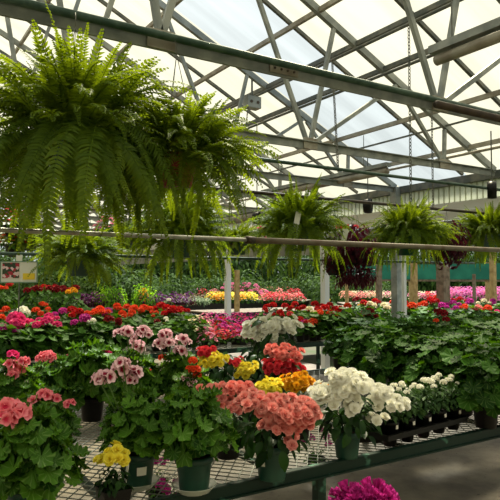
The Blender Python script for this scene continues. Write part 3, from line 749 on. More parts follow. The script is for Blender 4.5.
# ------------------------------------------------------------------ front bench plants
tocam = math.atan2(-F.y, -F.x)
def regal(lab, base, pot, fol, heads, mesh=HEAD_REG, mat='regal', hs=1.0, fz=.13, fs=1.0, potmat=POTG, dd=0, name='potted_geranium', saucer=False, sticker=None, cat='geranium'):
    base = onz(*base, BZ); t = potted(name, lab, cat, base, pot, potmat, 0, None, saucer, sticker)
    link('foliage', fol, t, (0, 0, fz), (0, 0, random.uniform(0, 6)), (fs * .84, fs * .84, fs * 1.06))
    ls = []
    for h in heads:
        o, q = head(t, base, h[0], h[1], random.choice(mesh), C[h[3] if len(h) > 3 else mat], hs * (h[2] if len(h) > 2 else 1), dd=dd + random.uniform(-.04, .04)); ls.append(q)
    stems(t, ls, fz)
    return t
def begonia(lab, base, pot, blooms, mat, size=.026, potmat=POTG, fz=.11, fs=1.0, dd=0, rr=(), fol=None, sticker=None, name='potted_begonia', spread=.06):
    """blooms: ellipses (cx, cy, rx, ry, count[, colour]) in which round double blooms crowd together, filled as a domed heap"""
    base = onz(*base, BZ); t = potted(name, lab, 'begonia', base, pot, potmat, 0, None, False, sticker)
    link('foliage', fol or random.choice(FOL_BEG), t, (0, 0, fz), (0, 0, random.uniform(0, 6)), fs)
    dep = (Vector(base) - EYE).dot(F)
    for e in blooms:
        cx, cy, rx, ry, n_ = e[:5]; mt = C[e[5] if len(e) > 5 else mat]
        n_ = max(3, int(n_ * (.66 if mat in ('coral', 'white') else .95)))
        for i in range(n_):
            rad = math.sqrt((i + .5) / n_); a = i * 2.399963 + cx
            px = cx + rx * rad * math.cos(a); py = cy + ry * rad * math.sin(a)
            bulge = (1 - rad * rad) ** .5 * spread + (py - cy) / max(ry, 1) * .05
            px += random.uniform(-1.5, 1.5); py += random.uniform(-1.5, 1.5); w_ = at(px, py, dep + dd - bulge + random.uniform(-.02, .02)); loc = w_ - base
            out_ = (Vector((loc.x, loc.y, 0)).normalized() * .5 + Vector((-F.x, -F.y, 0)) * (.35 + .3 * (py - cy) / max(ry, 1)) + Vector((0, 0, .75)) + Vector([random.uniform(-.35, .35) for _ in range(3)])).normalized()
            o = link('blossom', random.choice(BLOOM), t, loc, out_.to_track_quat('Z', 'Y').to_euler(), size * random.uniform(.95, 1.22), mt)
    return t
random.seed(21)
regal('pink flowered geranium in a green pot at the bottom left corner', (28, 527), POT6, FOL_REG_W[0], [(8, 409, 1.0), (19, 414, .95), (4, 419, .9), (1, 456, .7)], HEAD_REG, 'regalpink', 1.0, .15, .92, dd=-.04)
regal('leafy geranium with three coral pink heads behind the bottom left pot', (40, 470), POT6, FOL_REG_W[1], [(34, 401, .75), (45, 396, 1.0), (56, 399, .7), (70, 404, .7)], HEAD_REG, 'regalpink', .85, .13, .85, dd=-.03)
regal('geranium with a large coral pink cluster at the left edge', (8, 440), POT6, FOL_REG_W[0], [(11, 365, .9), (20, 369, 1), (24, 362, .8), (13, 374, .8), (46, 357, .95), (41, 359, .7), (51, 357, .7), (13, 355, .7, 'hotpink')], HEAD_REG, 'regalpink', .95, .14, 1.0)
regal('broad green geranium with one small magenta bloom, left of the blotched flowers', (92, 420), POT6, FOL_REG_W[1], [(107, 355, .8, 'hotpink'), (70, 357, .6, 'regalpink')], HEAD_REG, 'regalpink', .9, .15, 1.2, potmat=POTB)
regal('geranium with white and pink blotched blooms in a stickered green pot', (137, 487), POT6, FOL_REG_W[0], [(106, 378, 1), (99, 380, .8), (121, 370, 1), (123, 364, .8), (132, 374, 1), (130, 380, .8)], HEAD_REG, 'regal', .95, .17, .83, saucer=True, sticker=tocam + .45)
regal('flowerless leafy geranium in a green pot on a clear saucer', (194, 491), POT6, FOL_REG_W[1], [(199, 402, .3, 'orange')], HEAD_REG, 'regal', .9, .17, .90, saucer=True)
regal('blotched pink geranium in the second row, shorter cluster on the left', (132, 425), POT6, FOL_REG_W[0], [(119, 334, .85), (127, 332, 1.0), (143, 332, 1.0), (148, 334, .7), (134, 338, .5), (138, 347, 1.05), (133, 343, .6)], HEAD_REG, 'regal', 1.0, .17, .95)
regal('blotched pink geranium in the second row with the tallest cluster', (178, 420), POT6, FOL_REG_W[1], [(165, 335, 1.0), (160, 345, 1.0), (168, 344, .9), (182, 340, 1.0), (188, 343, .6), (180, 352, 1.0), (163, 358, .6, 'orange'), (152, 373, .7, 'orange'), (147, 375, .5, 'orange')], HEAD_REG, 'regal', 1.02, .17, .9)
regal('small geranium with orange red heads beside the tall blotched one', (192, 442), POT5, FOL_REG[0], [(193, 361, .7), (195, 371, .9), (190, 369, .6), (197, 376, .7), (186, 378, .7, 'regal'), (192, 383, .7, 'regal')], HEAD_GER, 'orange', .9, .15, .9)
regal('leafy geranium with no blooms filling the gap beside the magenta bloomed one', (54, 424), POT6, FOL_REG_W[0], [], fz=.14, fs=.95)
# begonias
t = begonia('small yellow begonia in a square black pot at the front', (113, 512), POT4, [(116, 455, 12, 9, 9, 'yellow'), (101, 460, 4, 5, 3, 'yellow')], 'yellow', .022, POTB, .085, .5, spread=.02)
m = MB(); m.box((0.05, 0.01, .10), (.003, .018, .12), Matrix.Rotation(.15, 3, 'Y')); m.ob('plant_tag', WHITEP, t)
begonia('yellow begonia in the back row with rose red blooms beside it', (214, 424), POT5, [(214, 359, 14, 7, 22), (207, 365, 6, 4, 6), (205, 351, 9, 4, 10, 'rose'), (236, 362, 7, 4, 8, 'rose')], 'yellow', .021, POTB, .13, .9)
begonia('small yellow begonia behind the coral ones', (248, 425), POT5, [(247, 368, 11, 5, 16), (243, 374, 6, 3, 5)], 'yellow', .021, POTB, .13, .85)
begonia('coral begonia in a black stickered pot, left of the main coral one', (228, 457), POT5, [(216, 391, 20, 8, 22, 'coral'), (241, 389, 14, 6, 12, 'salmon'), (228, 405, 14, 9, 18, 'coral'), (208, 402, 8, 6, 8)], 'coral', .025, POTB, .12, 1.0, sticker=tocam - .1)
begonia('large coral begonia in a green pot, centre front', (272, 478), POT6, [(288, 409, 30, 13, 52), (257, 401, 17, 9, 20), (281, 424, 20, 9, 26), (303, 413, 15, 14, 22), (292, 440, 7, 6, 5)], 'coral', .0245, POTG, .13, 1.15, dd=-.04, sticker=tocam - .75)
begonia('dark leaved begonia without blooms left of the small yellow one', (226, 400), POT5, [], 'yellow', .02, POTB, .12, 1.3)
begonia('dark leaved begonia without blooms behind the small yellow one', (256, 396), POT5, [], 'yellow', .02, POTB, .12, 1.3)
begonia('dark leaved begonia without blooms near the yellow and rose pair', (200, 398), POT5, [], 'yellow', .02, POTB, .12, 1.4)
begonia('golden yellow begonia, left one of the pair behind the coral', (262, 440), POT5, [(270, 388, 13, 9, 22, 'yellow')], 'yellow', .022, POTB, .12, .9)
begonia('golden orange begonia touching the white begonia', (299, 437), POT5, [(297, 383, 17, 9, 34), (322, 386, 6, 4, 5)], 'gold', .022, POTB, .12, .95)
begonia('begonia with salmon blooms above red ones, behind the yellow row', (282, 412), POT5, [(281, 351, 17, 7, 20, 'salmon'), (295, 355, 9, 6, 8, 'salmon'), (280, 365, 20, 7, 28, 'rose'), (298, 370, 7, 6, 6, 'rose')], 'rose', .024, POTB, .15, 1.1)
begonia('large creamy white begonia in a green pot', (347, 457), POT5, [(341, 376, 13, 7, 14), (322, 392, 12, 9, 18), (345, 391, 15, 8, 20), (353, 406, 8, 8, 9), (361, 383, 13, 7, 14), (332, 403, 7, 5, 5)], 'white', .029, POTG, .12, 1.1, dd=-.02)
begonia('smaller creamy white begonia leaning over the black tray', (364, 440), POT5, [(381, 393, 12, 6, 14), (396, 403, 12, 7, 14), (376, 404, 8, 6, 6), (376, 419, 8, 6, 7)], 'white', .026, POTB, .11, .7, dd=-.24)
begonia('white begonia farther back on the bench', (275, 379), POT6, [(252, 330, 11, 8, 14), (272, 326, 12, 9, 18), (290, 325, 12, 7, 16), (268, 335, 16, 5, 12), (283, 343, 7, 4, 5)], 'white', .042, POTB, .2, (1.7, 1.7, 2.0))

# tray of small white flowers
random.seed(31)
ta = onz(388, 450, BZ); tb = onz(467, 428.5, BZ)
tdir = (tb - ta); tdir.z = 0; tl = tdir.length; tdir.normalize(); tn = Vector((-tdir.y, tdir.x, 0))
TW = .175
tr = thing('plant_tray', 'black carrying tray on the front bench holding little white flowered pots', 'tray', ta, math.atan2(tdir.y, tdir.x))
m = MB()
for yy in (0, TW): m.bar((0, yy, .055), (tl, yy, .055), .006, .03); m.bar((0, yy + (-.008 if yy == 0 else .008), .07), (tl, yy + (-.008 if yy == 0 else .008), .07), .02, .004)
for xx in (0, tl): m.bar((xx, 0, .055), (xx, TW, .055), .006, .03)
m.ob('rim', POTB, tr)
m = MB(); nx = 5
for i in range(nx):
    for k in range(2): m.lathe([(.028, 0), (.034, .05), (.038, .055)], 16, (tl * (i + .5) / nx, TW * (k + .5) / 2, .001))
m.ob('cups', POTB, tr, True)
m = MB(); m.box((tl / 2, TW / 2, .058), (tl - .01, TW - .01, .004)); m.ob('web_sheet', POTB, tr)
SMPOT = MB(); SMPOT.lathe([(.032, .004), (.044, .105), (.048, .105), (.048, .12), (.042, .12), (.038, .1), (.0, .1)], 16); SMPOT = SMPOT.mesh('pot', POTB, True)
FOLC = [foliage(OVAL_LO, 110, .058, .10, .030, leafmat('candytuft leaf', (26, 54, 26), (74, 104, 58), .2, .5), 0, s, .55, lowfill=.05) for s in (1, 2)]
HEADC = umbel([FIVE_LO], 14, .013, .008, C['white'], 2, .8)
for i in range(nx):
    for k in range(2):
        pos = ta + tdir * (tl * (i + .5) / nx) + tn * (TW * (k + .5) / 2)
        lab = ('little white flowered plant in the front row of the black tray', 'little white flowered plant in the back row of the black tray')[k]
        t = thing('candytuft', lab, 'flowering plant', pos + Vector((0, 0, .004)), random.uniform(0, 6), 'white flowered pots, %s row of the tray' % ('front', 'back')[k])
        link('pot', SMPOT, t); fs_ = random.uniform(1.05, 1.25); link('foliage', random.choice(FOLC), t, (0, 0, .125), None, (fs_, fs_, fs_ * 1.05))
        ls = []
        for q in range(random.choice((2, 3, 4, 4))):
            a = random.uniform(0, 6); rr = random.uniform(.01, .06); p_ = Vector((rr * math.cos(a), rr * math.sin(a), random.uniform(.245, .285))); ls.append(p_)
            link('flower_head', HEADC, t, p_, (random.uniform(-.4, .4), random.uniform(-.4, .4), 0), random.uniform(.8, 1.25))
        stems(t, ls, .1, .0015)
        if k == 0:
            m = MB(); a = -PI / 2 - t.rotation_euler.z + tr.rotation_euler.z
            c_ = Vector((math.cos(a), math.sin(a), 0)) * .0455
            m.box((c_.x, c_.y, .098), (.004, .016, .02), Matrix.Rotation(a, 3, 'Z')); m.ob('price_sticker', WHITEP, t)

# leafy geraniums, right half of the front bench
random.seed(41)
RG = [((340, 369), .8, 'leafy geranium at the left end of the dense green block'), ((486, 429), 1.0, 'leafy geranium in a black pot at the front right bench edge'), ]
mass = [(340, 369), (362, 374), (384, 370), (372, 388), (402, 380), (428, 378), (452, 374), (476, 372), (500, 370), (400, 398), (424, 402), (446, 396), (470, 392), (496, 390), (524, 392), (440, 412), (463, 414), (486, 427), (512, 408), (520, 424), (398, 364), (420, 360), (446, 357), (474, 356), (502, 354)]
for i, (px, py) in enumerate(mass):
    base = onz(px, py, BZ)
    lab = {0: 'flowerless leafy geranium at the left end of the dense green block', 17: 'flowerless leafy geranium in a black pot nearest the right bench edge'}.get(i, 'broad leaved green geranium in the dense block at the right of the front bench')
    t = potted('leafy_geranium', lab, 'geranium', base, POT6, POTB, 0, None if i in (0, 17) else 'leafy geraniums at the right of the front bench')
    link('foliage', FOL_GER_B[i % 3], t, (0, 0, .17), (0, 0, random.uniform(0, 6)), random.uniform(.88, 1.05) if i else .66)
for px, py, dd_, col, s_ in ((442, 314, 5.2, 'darkred', 1.2), (436, 321, 5.0, 'orange', .6), (438, 312, 5.2, 'darkred', .9), (446, 320, 5.1, 'darkred', .8)):
    c = at(px, py, dd_)
    t = thing('geranium_flower', 'dark red geranium head standing above the green block' if col == 'darkred' else 'tiny orange geranium head above the green block', 'flower', c, 0, 'dark red heads above the green block' if col == 'darkred' else None)
    link('flower_head', HEAD_GER[0], t, mat=C[col], sc=s_); m = MB(); m.tube([(0, 0, 0), (.02, .02, -.28)], .003, 4); m.ob('flower_stem', STEM, t)

# magenta flowers under the front bench
SPIKE = t_five(t_petal(.28, .5, .1, 3, 2), .9, 1.0, 8)
FOL_SM = foliage(OVAL_LO, 70, .15, .16, .05, G_BED, 0, 33, .5)
HEAD_SP = umbel([SPIKE], 24, .05, .058, C['magenta'], 9, .8)
for (px, py, z), lab in (((374, 498, .40), 'magenta flowering plant on the floor at the bottom, in front of the bench leg'), ((354, 502, .38), 'lower magenta bloom cluster at the bottom edge of the picture'), ((158, 452, .38), 'magenta flowering plant on the floor seen through the bench mesh at left'), ((172, 478, .32), 'second magenta flowering plant under the bench, nearer the clear saucer'), ((316, 431, .36), 'magenta flowering plant on the floor seen between the coral and white begonias')):
    w_ = onz(px, py, z); t = potted('magenta_potted_flower', lab, 'flowering plant', (w_.x, w_.y, 0.002), POT6, POTB)
    link('foliage', FOL_SM, t, (0, 0, .13), None, .8)
    if px > 340:
        for q in range(4): link('flower_head', HEAD_SP, t, (random.uniform(-.06, .06), random.uniform(-.06, .06), z - random.uniform(0.02, .06)), (random.uniform(-.5, .5), random.uniform(-.5, .5), 0), random.uniform(.9, 1.25))
    else:
        for q in range(9): link('flower_head', HEAD_LO[0], t, (random.uniform(-.14, .14), random.uniform(-.14, .14), z - random.uniform(0.0, .12)), (random.uniform(-.5, .5), random.uniform(-.5, .5), 0), random.uniform(.4, .7), C['magenta'])

# ------------------------------------------------------------------ geranium rows behind
random.seed(51)
NM = {'coral': 'coral', 'hotpink': 'hot pink', 'magenta': 'magenta', 'red': 'red', 'darkred': 'dark red', 'orange': 'orange red', 'white': 'white', 'cream': 'cream', 'yellow': 'yellow', 'salmon': 'salmon pink', 'rose': 'rose red', 'pink': 'pink', 'gold': 'golden'}
BR = [(B1Y0, B1Y1), (6.25, 7.85), (9.3, 10.9), (12.4, 14.0), (16.0, 17.6)]
def snap(px, py, z, first=1):
    """point seen at px,py at about height z, moved onto the nearest bench of that row"""
    w_ = onz(px, py, z); Y = w_.y; best = min(BR[first:], key=lambda r: 0 if r[0] + .12 <= Y <= r[1] - .12 else min(abs(Y - r[0]), abs(Y - r[1])))
    Y2 = min(max(Y, best[0] + random.uniform(.15, .5)), best[1] - random.uniform(.15, .5)); w_ = ony(px, py, Y2)
    if EX - .35 < w_.x < EX + .4: w_.x = EX - .35 if w_.x < EX else EX + .42
    return w_
rows = [
 (23, 309, 'white', 1.3), (42, 303, 'orange', 1.1), (36, 309, 'orange', 1), (48, 308, 'orange', .9), (16, 318, 'hotpink', 2.0), (28, 325, 'hotpink', 2.1), (49, 315, 'hotpink', 1.1), (47, 320, 'hotpink', 1.4),
 (6, 308, 'orange', 1.2), (1, 316, 'orange', 1), (2, 326, 'magenta', 1.1), (63, 310, 'magenta', 1.2), (72, 309, 'red', 1.3), (79, 311, 'red', 1.3), (85, 317, 'magenta', 1.3), (93, 319, 'white', .7), (95, 311, 'orange', 1.2), (100, 308, 'orange', 1.2),
 (108, 310, 'magenta', 1.2), (117, 305, 'orange', 1.3), (127, 306, 'orange', 1.3), (134, 307, 'orange', 1.2), (122, 312, 'orange', 1), (132, 311, 'orange', 1), (144, 307, 'orange', 1.3), (149, 308, 'orange', 1), (152, 311, 'orange', .7), (161, 305, 'red', 1.7), (167, 307, 'red', 1.3), (173, 309, 'red', 1.6), (180, 308, 'red', 1.1), (109, 318, 'darkred', 1.2), (157, 320, 'darkred', .8), (169, 299, 'white', .9), (166, 317, 'white', .6),
 (273, 304, 'red', 1.2), (285, 305, 'red', 1.2), (295, 303, 'red', 1.1), (303, 307, 'red', 1.2), (315, 303, 'red', 1.3), (309, 308, 'cream', 1), (325, 307, 'red', 1.4), (330, 304, 'red', 1.2), (345, 302, 'red', 1.2), (349, 305, 'orange', 1.3), (357, 298, 'darkred', 1.2), (362, 303, 'gold', .9), (375, 300, 'red', 1.2), (370, 303, 'cream', 1.2), (382, 304, 'cream', 1.2), (395, 300, 'orange', 1.4), (379, 310, 'darkred', 1.4), (389, 310, 'orange', 1.6), (362, 316, 'darkred', 1.3), (370, 314, 'darkred', 1.2), (334, 314, 'red', 1.1), (300, 318, 'red', 1), (313, 321, 'orange', 1.4), (305, 321, 'magenta', 1.2), (328, 299, 'yellow', .9), (338, 309, 'red', 1), (320, 311, 'orange', 1),
 (405, 302, 'red', 1.2), (412, 305, 'orange', 1.5), (424, 303, 'orange', 1.4), (431, 299, 'red', 1.6), (437, 297, 'orange', 1.8), (442, 304, 'magenta', 1.2), (453, 302, 'magenta', 1.3), (448, 297, 'red', 1.2), (460, 298, 'red', 1.2), (470, 300, 'magenta', 1.3), (478, 307, 'salmon', 1.4), (488, 307, 'orange', 1.4), (484, 300, 'cream', 1.2), (497, 311, 'hotpink', 1.1), (493, 300, 'magenta', 1.2), (465, 305, 'orange', 1), (456, 307, 'magenta', 1),
 (275, 318, 'salmon', .9), (290, 313, 'rose', 1), (265, 308, 'red', .9), (280, 311, 'red', 1)]
seen_lab = {}
HH = 0.43
for i, (px, py, col, s_) in enumerate(rows):
    z = BZ + HH * (0.96 if s_ < 1 else 1.0)
    w_ = snap(px, py, z); z = w_.z
    if w_.x > EX - .2: place_ = 'on an outdoor bench'
    elif w_.y < 8.3: place_ = 'on the second bench'
    else: place_ = 'on the back benches'
    side = 'at the left' if px < 110 else 'left of centre' if px < 200 else 'in the middle' if px < 340 else 'at the right'
    lab = '%s geranium in bloom %s %s' % (NM[col], place_, side)
    t = potted('flowering_geranium', lab, 'geranium', (w_.x, w_.y, BZ), POT5, POTB, 0, '%s geraniums %s %s' % (NM[col], place_, side))
    link('foliage', FOL_LO[i % 3], t, (0, 0, .12), (0, 0, random.uniform(0, 6)), (1.1, 1.1, (z - BZ - .16) / .225))
    ls = [Vector((0, 0, z - BZ - .02))]
    link('flower_head', HEAD_LO[i % 2], t, (0, 0, z - BZ - .02), (0, 0, i), s_, C[col])
    far = (w_ - EYE).length
    for q in range(2 if s_ >= 1 else 1):
        a = random.uniform(0, 6); p_ = Vector((.11 * math.cos(a), .11 * math.sin(a), z - BZ - random.uniform(.03, .07))); ls.append(p_)
        link('flower_head', HEAD_LO[q], t, p_, (random.uniform(-.3, .3), random.uniform(-.3, .3), 0), s_ * .7, C[col])
    stems(t, ls, .13, .003)
# flowerless filler foliage on bench two and the back of bench one
fill = [(8, 352), (30, 348), (52, 345), (74, 342), (96, 340), (118, 338), (140, 336), (20, 336), (60, 332), (100, 328), (150, 327), (178, 330), (190, 336), (120, 326), (330, 336), (348, 332), (318, 332), (364, 330), (395, 326), (420, 325), (445, 324), (472, 323), (498, 322), (40, 360), (5, 366)]
for i, (px, py) in enumerate(fill):
    base = snap(px, py + 14, BZ); base.z = BZ
    t = potted('leafy_geranium', 'flowerless green geranium on the second bench %s' % ('at the left' if px < 200 else 'at the right'), 'geranium', base, POT5, POTB, 0, 'flowerless geraniums on the second bench %s' % ('at the left' if px < 200 else 'at the right'))
    link('foliage', FOL_LO[i % 3], t, (0, 0, .12), (0, 0, random.uniform(0, 6)), random.uniform(1.1, 1.35))

# mounded bedding plants
FOLM = [foliage(OVAL_LO, 60, .15, .12, .06, G_BED, 0, s, .5, False) for s in (60, 61)]
FOLMG = [foliage(OVAL_LO, 60, .15, .12, .06, G_GREY, 0, s, .5, False) for s in (62,)]
FOLMP = [foliage(OVAL_LO, 70, .15, .13, .06, G_PURP, 0, s, .5, False) for s in (63,)]
FOLML = [foliage(OVAL_LO, 260, .17, .16, .035, G_LIME, 0, s, .5, False) for s in (64,)]
BLM = [scatter([FIVE_LO], 24, .15, .17, .034, C['red'], s) for s in (1, 2)]
TRAYP = pot_mesh(.06, .08, sq=True)
PR[id(TRAYP)] = (.06, .08)
def bedding(px, py, col, s_=1.0, zt_=.95, fol=None, lab='', grp='', base_z=BZ, out=False):
    """py is where the blossom tops show; zt_ their height"""
    w_ = onz(px, py, zt_) if out else snap(px, py, zt_)
    t = thing('bedding_plant', lab, 'bedding plant', (w_.x, w_.y, base_z), random.uniform(0, 6), grp)
    link('pot', TRAYP, t)
    zs = max(.6, (w_.z - base_z - .06) / .17)
    link('foliage', fol or random.choice(FOLM), t, (0, 0, .06), None, (s_, s_, zs * (.95 if col else 1.1)))
    if col: link('blossoms', random.choice(BLM), t, (0, 0, .06), None, (s_, s_, zs), C[col])
    return t
random.seed(61)
for i in range(26):     # impatiens block, middle of bench two
    px = 206 + (i % 7) * 9 + random.uniform(-3, 3); py = 313 + (i // 7) * 6 + random.uniform(-1, 1)
    col = random.choice(['magenta', 'magenta', 'rose', 'hotpink', 'red']) if px > 212 else random.choice(['cream', 'pink', 'white'])
    bedding(px, py, col, .85, .98, None, '%s low bedding plant in the crowded tray left of the white begonia' % NM[col], '%s bedding plants left of the white begonia' % NM[col])
for i in range(7):
    px = 184 + i * 4.5; bedding(px, 316 + (i % 3) * 3, 'cream' if i % 2 else None, .8, .98, FOLMG[0], 'pale cream and grey low plant left of the magenta tray', 'pale low plants left of the magenta tray')
# purple and lime rows on the left, far back
for i in range(22): bedding(80 + i * 5.2, 293 + (i % 3) * 2.2, 'purple', 1.3, 1.0, FOLMP[0], 'dark purple low bedding plant in the far left rows', 'dark purple bedding rows')
for i in range(3): bedding(133 + i * 4, 290, 'gold', 1.0, 1.02, None, 'golden bedding plant amid the dark purple rows', 'golden plants amid the purple')
for i in range(8): bedding(104 + i * 6.5, 285 + (i % 2) * 3, None, 1.9, 1.2, FOLML[0], 'feathery lime green mound plant far left of centre', 'lime green mounds')
for i in range(8): bedding(178 + i * 4, 293 + (i % 2) * 3, None, 1.2, 1.0, FOLMG[0], 'silvery green low plant beside the purple rows', 'silvery green plants')
for px, py, col in ((2, 287, 'orange'), (10, 285, 'red'), (33, 290, 'darkred'), (41, 288, 'red'), (48, 287, 'darkred'), (56, 290, 'darkred'), (63, 289, 'red'), (70, 290, 'darkred'), (77, 291, 'gold')):
    w_ = snap(px, py, 1.38); t = potted('flowering_geranium', '%s potted flower on the raised far bench near the flower sign' % NM[col], 'flowering plant', (w_.x, w_.y, BZ), POT5, POTB, 0, '%s flowers near the sign' % NM[col])
    link('foliage', FOL_LO[0], t, (0, 0, .1), None, (1.3, 1.3, (w_.z - BZ - .12) / .22))
    for q in range(4): link('flower_head', HEAD_LO[q % 2], t, (random.uniform(-.17, .17), random.uniform(-.17, .17), w_.z - BZ + random.uniform(-.03, .03)), None, 1.0 if col == 'gold' else 1.4, C[col])

# ------------------------------------------------------------------ outside
def out_bench(lab, pts, z=BZ, wd=1.4):
    a, b_ = Vector(pts[0]), Vector(pts[1]); d = (b_ - a).normalized(); nrm = Vector((-d.y, d.x, 0)); L = (b_ - a).length
    t = thing('outdoor_bench', lab, 'bench', (a.x, a.y, 0), math.atan2(d.y, d.x))
    m = MB()
    for k in range(7): m.bar((0, -wd / 2 + wd * (k + .5) / 7, z), (L, -wd / 2 + wd * (k + .5) / 7, z), wd / 7 - .02, .03)
    m.ob('slatted_top', WOOD, t)
    for s_ in (-1, 1): m = MB(); m.bar((0, s_ * wd / 2, z - .2), (L, s_ * wd / 2, z - .2), .03, .42); m.ob('side_board', plain('dark bench board', (34, 30, 26), .8), t)
    n_ = max(2, int(L / 2.5))
    for k in range(n_ + 1):
        for s_ in (-1, 1): m = MB(); m.bar((L * k / n_ * .98 + .05, s_ * (wd / 2 - .1), 0), (L * k / n_ * .98 + .05, s_ * (wd / 2 - .1), z - .02), .07, .07); m.ob('leg', WOOD, t)
    return t
def strip(px0, px1, py, cols, ztop, step, lab, grp, s_=1.2, fol=None, depthrows=2, base_z=BZ):
    n_ = int((px1 - px0) / step)
    for i in range(n_):
        for k in range(depthrows):
            col = random.choice(cols) if isinstance(cols, list) else cols
            bedding(px0 + (i + .5 * (k % 2)) * step, py + k * 1.8, col, s_, ztop, fol, lab % NM2.get(col, col), (grp % NM2.get(col, col)), base_z, True)
NM2 = dict(NM); NM2.update({'peach': 'peach', 'orchid': 'orchid pink', None: 'plain green', 'purple': 'purple'})
def ground_pt(px, d): c = at(px, 278, d); return Vector((c.x, c.y, 0))
random.seed(71)
zb = BZ + .0
a_ = onz(196, 297, BZ + .12); b_ = onz(304, 298, BZ + .12)
out_bench('outdoor bench of yellow and pink bedding beyond the open side', ((a_.x, a_.y, 0), (b_.x, b_.y, 0)), BZ, 3.0)
strip(211, 260, 292.5, ['gold', 'yellow'], BZ + .3, 4.5, '%s bedding plant in the bright strip beyond the open side', '%s bedding plants beyond the open side', 1.5)
strip(200, 300, 287.5, ['pink', 'rose', 'coral', None], BZ + .34, 5.5, '%s bedding plant behind the yellow strip outside', '%s bedding plants behind the yellow strip', 1.5)
strip(262, 302, 292.5, ['salmon', None, 'rose'], BZ + .3, 5, '%s bedding plant right of the yellow strip outside', '%s bedding plants right of the yellow strip', 1.4)
strip(196, 300, 297, None, BZ + .2, 6, '%s low plant along the near edge of the outdoor bench', '%s low plants on the outdoor bench edge', 1.3, FOLMG[0], 1)
a_ = onz(342, 288, BZ + .12); b_ = onz(400, 289, BZ + .12); zz = BZ
def far_bench(px0, px1, d, lab, wd=1.6):
    a = ground_pt(px0, d); b_ = ground_pt(px1, d); return out_bench(lab, (a, b_), BZ, wd)
far_bench(340, 402, 20, 'outdoor bench of peach flowers between the posts')
strip(343, 380, 284.5 + 7, ['peach', 'coral', 'cream'], BZ + .28, 3.6, '%s bedding plant on the outdoor bench between the posts', '%s bedding plants between the posts', 1.1)
strip(380, 396, 291.5, ['cream', 'pink'], BZ + .28, 4, '%s pale bedding plant at the right of the peach flowers', '%s pale bedding between the posts', 1.1)
far_bench(408, 520, 16.5, 'outdoor bench of pink flowers at the far right')
strip(412, 440, 292, ['pink', 'rose', 'cream'], BZ + .3, 4, '%s bedding plant left of the wooden post at right', '%s bedding left of the wooden post', 1.2)
strip(446, 505, 287.5, ['orchid', 'orchid', 'pink'], BZ + .42, 4, '%s bedding plant in the vivid strip at the right', '%s bedding in the vivid right strip', 1.3, None, 3)
for k, r in enumerate(BR[1:4]): out_bench('slatted outdoor bench of red geraniums in line with the %s bench' % ('second', 'third', 'fourth')[k], ((6.95, (r[0] + r[1]) / 2, 0), (14.5, (r[0] + r[1]) / 2, 0)), BZ, 1.6)
# shrubs, fence, posts and trees outside
TREE = foliage(OVAL_LO, 2600, 1.0, 1.4, .16, G_TREE, 0, 79, .3, False)
SHR = [foliage(OVAL_LO, 1300, .9, 1.3, .15, G_TREE, 0, s, .35, False) for s in (80, 81)]
def shrub(px, d, sc, lab, fol=None, mat=None, zsc=1.0, grp=None):
    c = ground_pt(px, d); t = thing('shrub', lab, 'shrub', c, random.uniform(0, 6), grp)
    o = link('foliage', fol or random.choice(SHR), t, (0, 0, .12 * sc), None, (sc, sc, sc * zsc), mat)
    m = MB(); m.tube([(0, 0, -.12), (0, 0, .7 * sc)], .04 * sc, 6); m.ob('stem', WOODSTEM, t)
    return t
random.seed(72)
for i in range(20): shrub(150 + i * 13 + random.uniform(-4, 4), random.uniform(27, 33), random.uniform(.9, 1.3), 'leafy green nursery shrub standing outdoors beyond the open side', grp='nursery shrubs outdoors')
for i in range(24): shrub(-10 + i * 24 + random.uniform(-6, 6), random.uniform(34, 40), random.uniform(1.7, 2.3), 'large green tree rounding off the outdoor view', TREE, None, 1.25, grp='trees outdoors')
for i in range(11): shrub(-4 + i * 14, random.uniform(18.6, 21), random.uniform(1.0, 1.35), 'dark leafy shrub at the far left end of the greenhouse', grp='shrubs at the far left end')
for i in range(6): shrub(178 + i * 6, random.uniform(23, 25), .62, 'bronze leaved grassy shrub beyond the second fern', None, G_BRN, 1, 'bronze shrubs')
for px, d in ((238, 26), (245, 26), (252, 27)):
    t = shrub(px, d, .75, 'pink flowering shrub seen beneath the centre ferns', None, None, 1.3, 'pink flowering shrubs')
    for q in range(26):
        a = random.uniform(0, 6); rr = random.uniform(.2, .7); link('flower_head', HEAD_LO[0], t, (rr * math.cos(a), rr * math.sin(a), random.uniform(.7, 1.35)), None, 1.8, C['pink'])
GREENF = plain('green shade cloth', (22, 104, 84), 0.8, noise=(34, 124, 98), nscale=2)
f0 = ground_pt(345, 19.5); f1 = ground_pt(530, 15.5)
t = thing('shade_cloth_fence', 'green shade cloth stretched on posts beyond the outdoor benches', 'fence', f0, math.atan2((f1 - f0).y, (f1 - f0).x)); L = (f1 - f0).length
m = MB(); m.box((L / 2, .05, 1.78), (L, .02, .44)); m.ob('cloth', GREENF, t)
for k in range(6): m = MB(); m.box((L * k / 5, .1, 1.0), (.09, .09, 2.05)); m.ob('post', YWOOD, t)
m = MB(); m.box((L / 2, .08, 1.53), (L, .05, .06)); m.ob('rail', WOOD, t)
for px, d, wd, hh, mat, lab in ((443, 11, .17, 1.9, WOOD, 'thick grey wooden post below the right burgundy basket'), (493, 11.5, .09, 2.1, YWOOD, 'thin pale wooden post at the right among the pink flowers'), (414, 12, .1, 1.9, YWOOD, 'pale wooden post behind the white side post'), (379, 14, .1, 1.9, WOOD, 'slim wooden post above the peach flowers'), (474, 15, .06, 1.7, WOOD, 'thin stake beyond the pink flowers'), (237, 15, .1, 1.8, YWOOD, 'wooden post beside the white far post')):
    c = ground_pt(px, d); m = MB(); m.box((c.x, c.y, hh / 2 - .12), (wd, wd, hh + .24)); tag(m.ob('wooden_post', mat), lab, 'post')

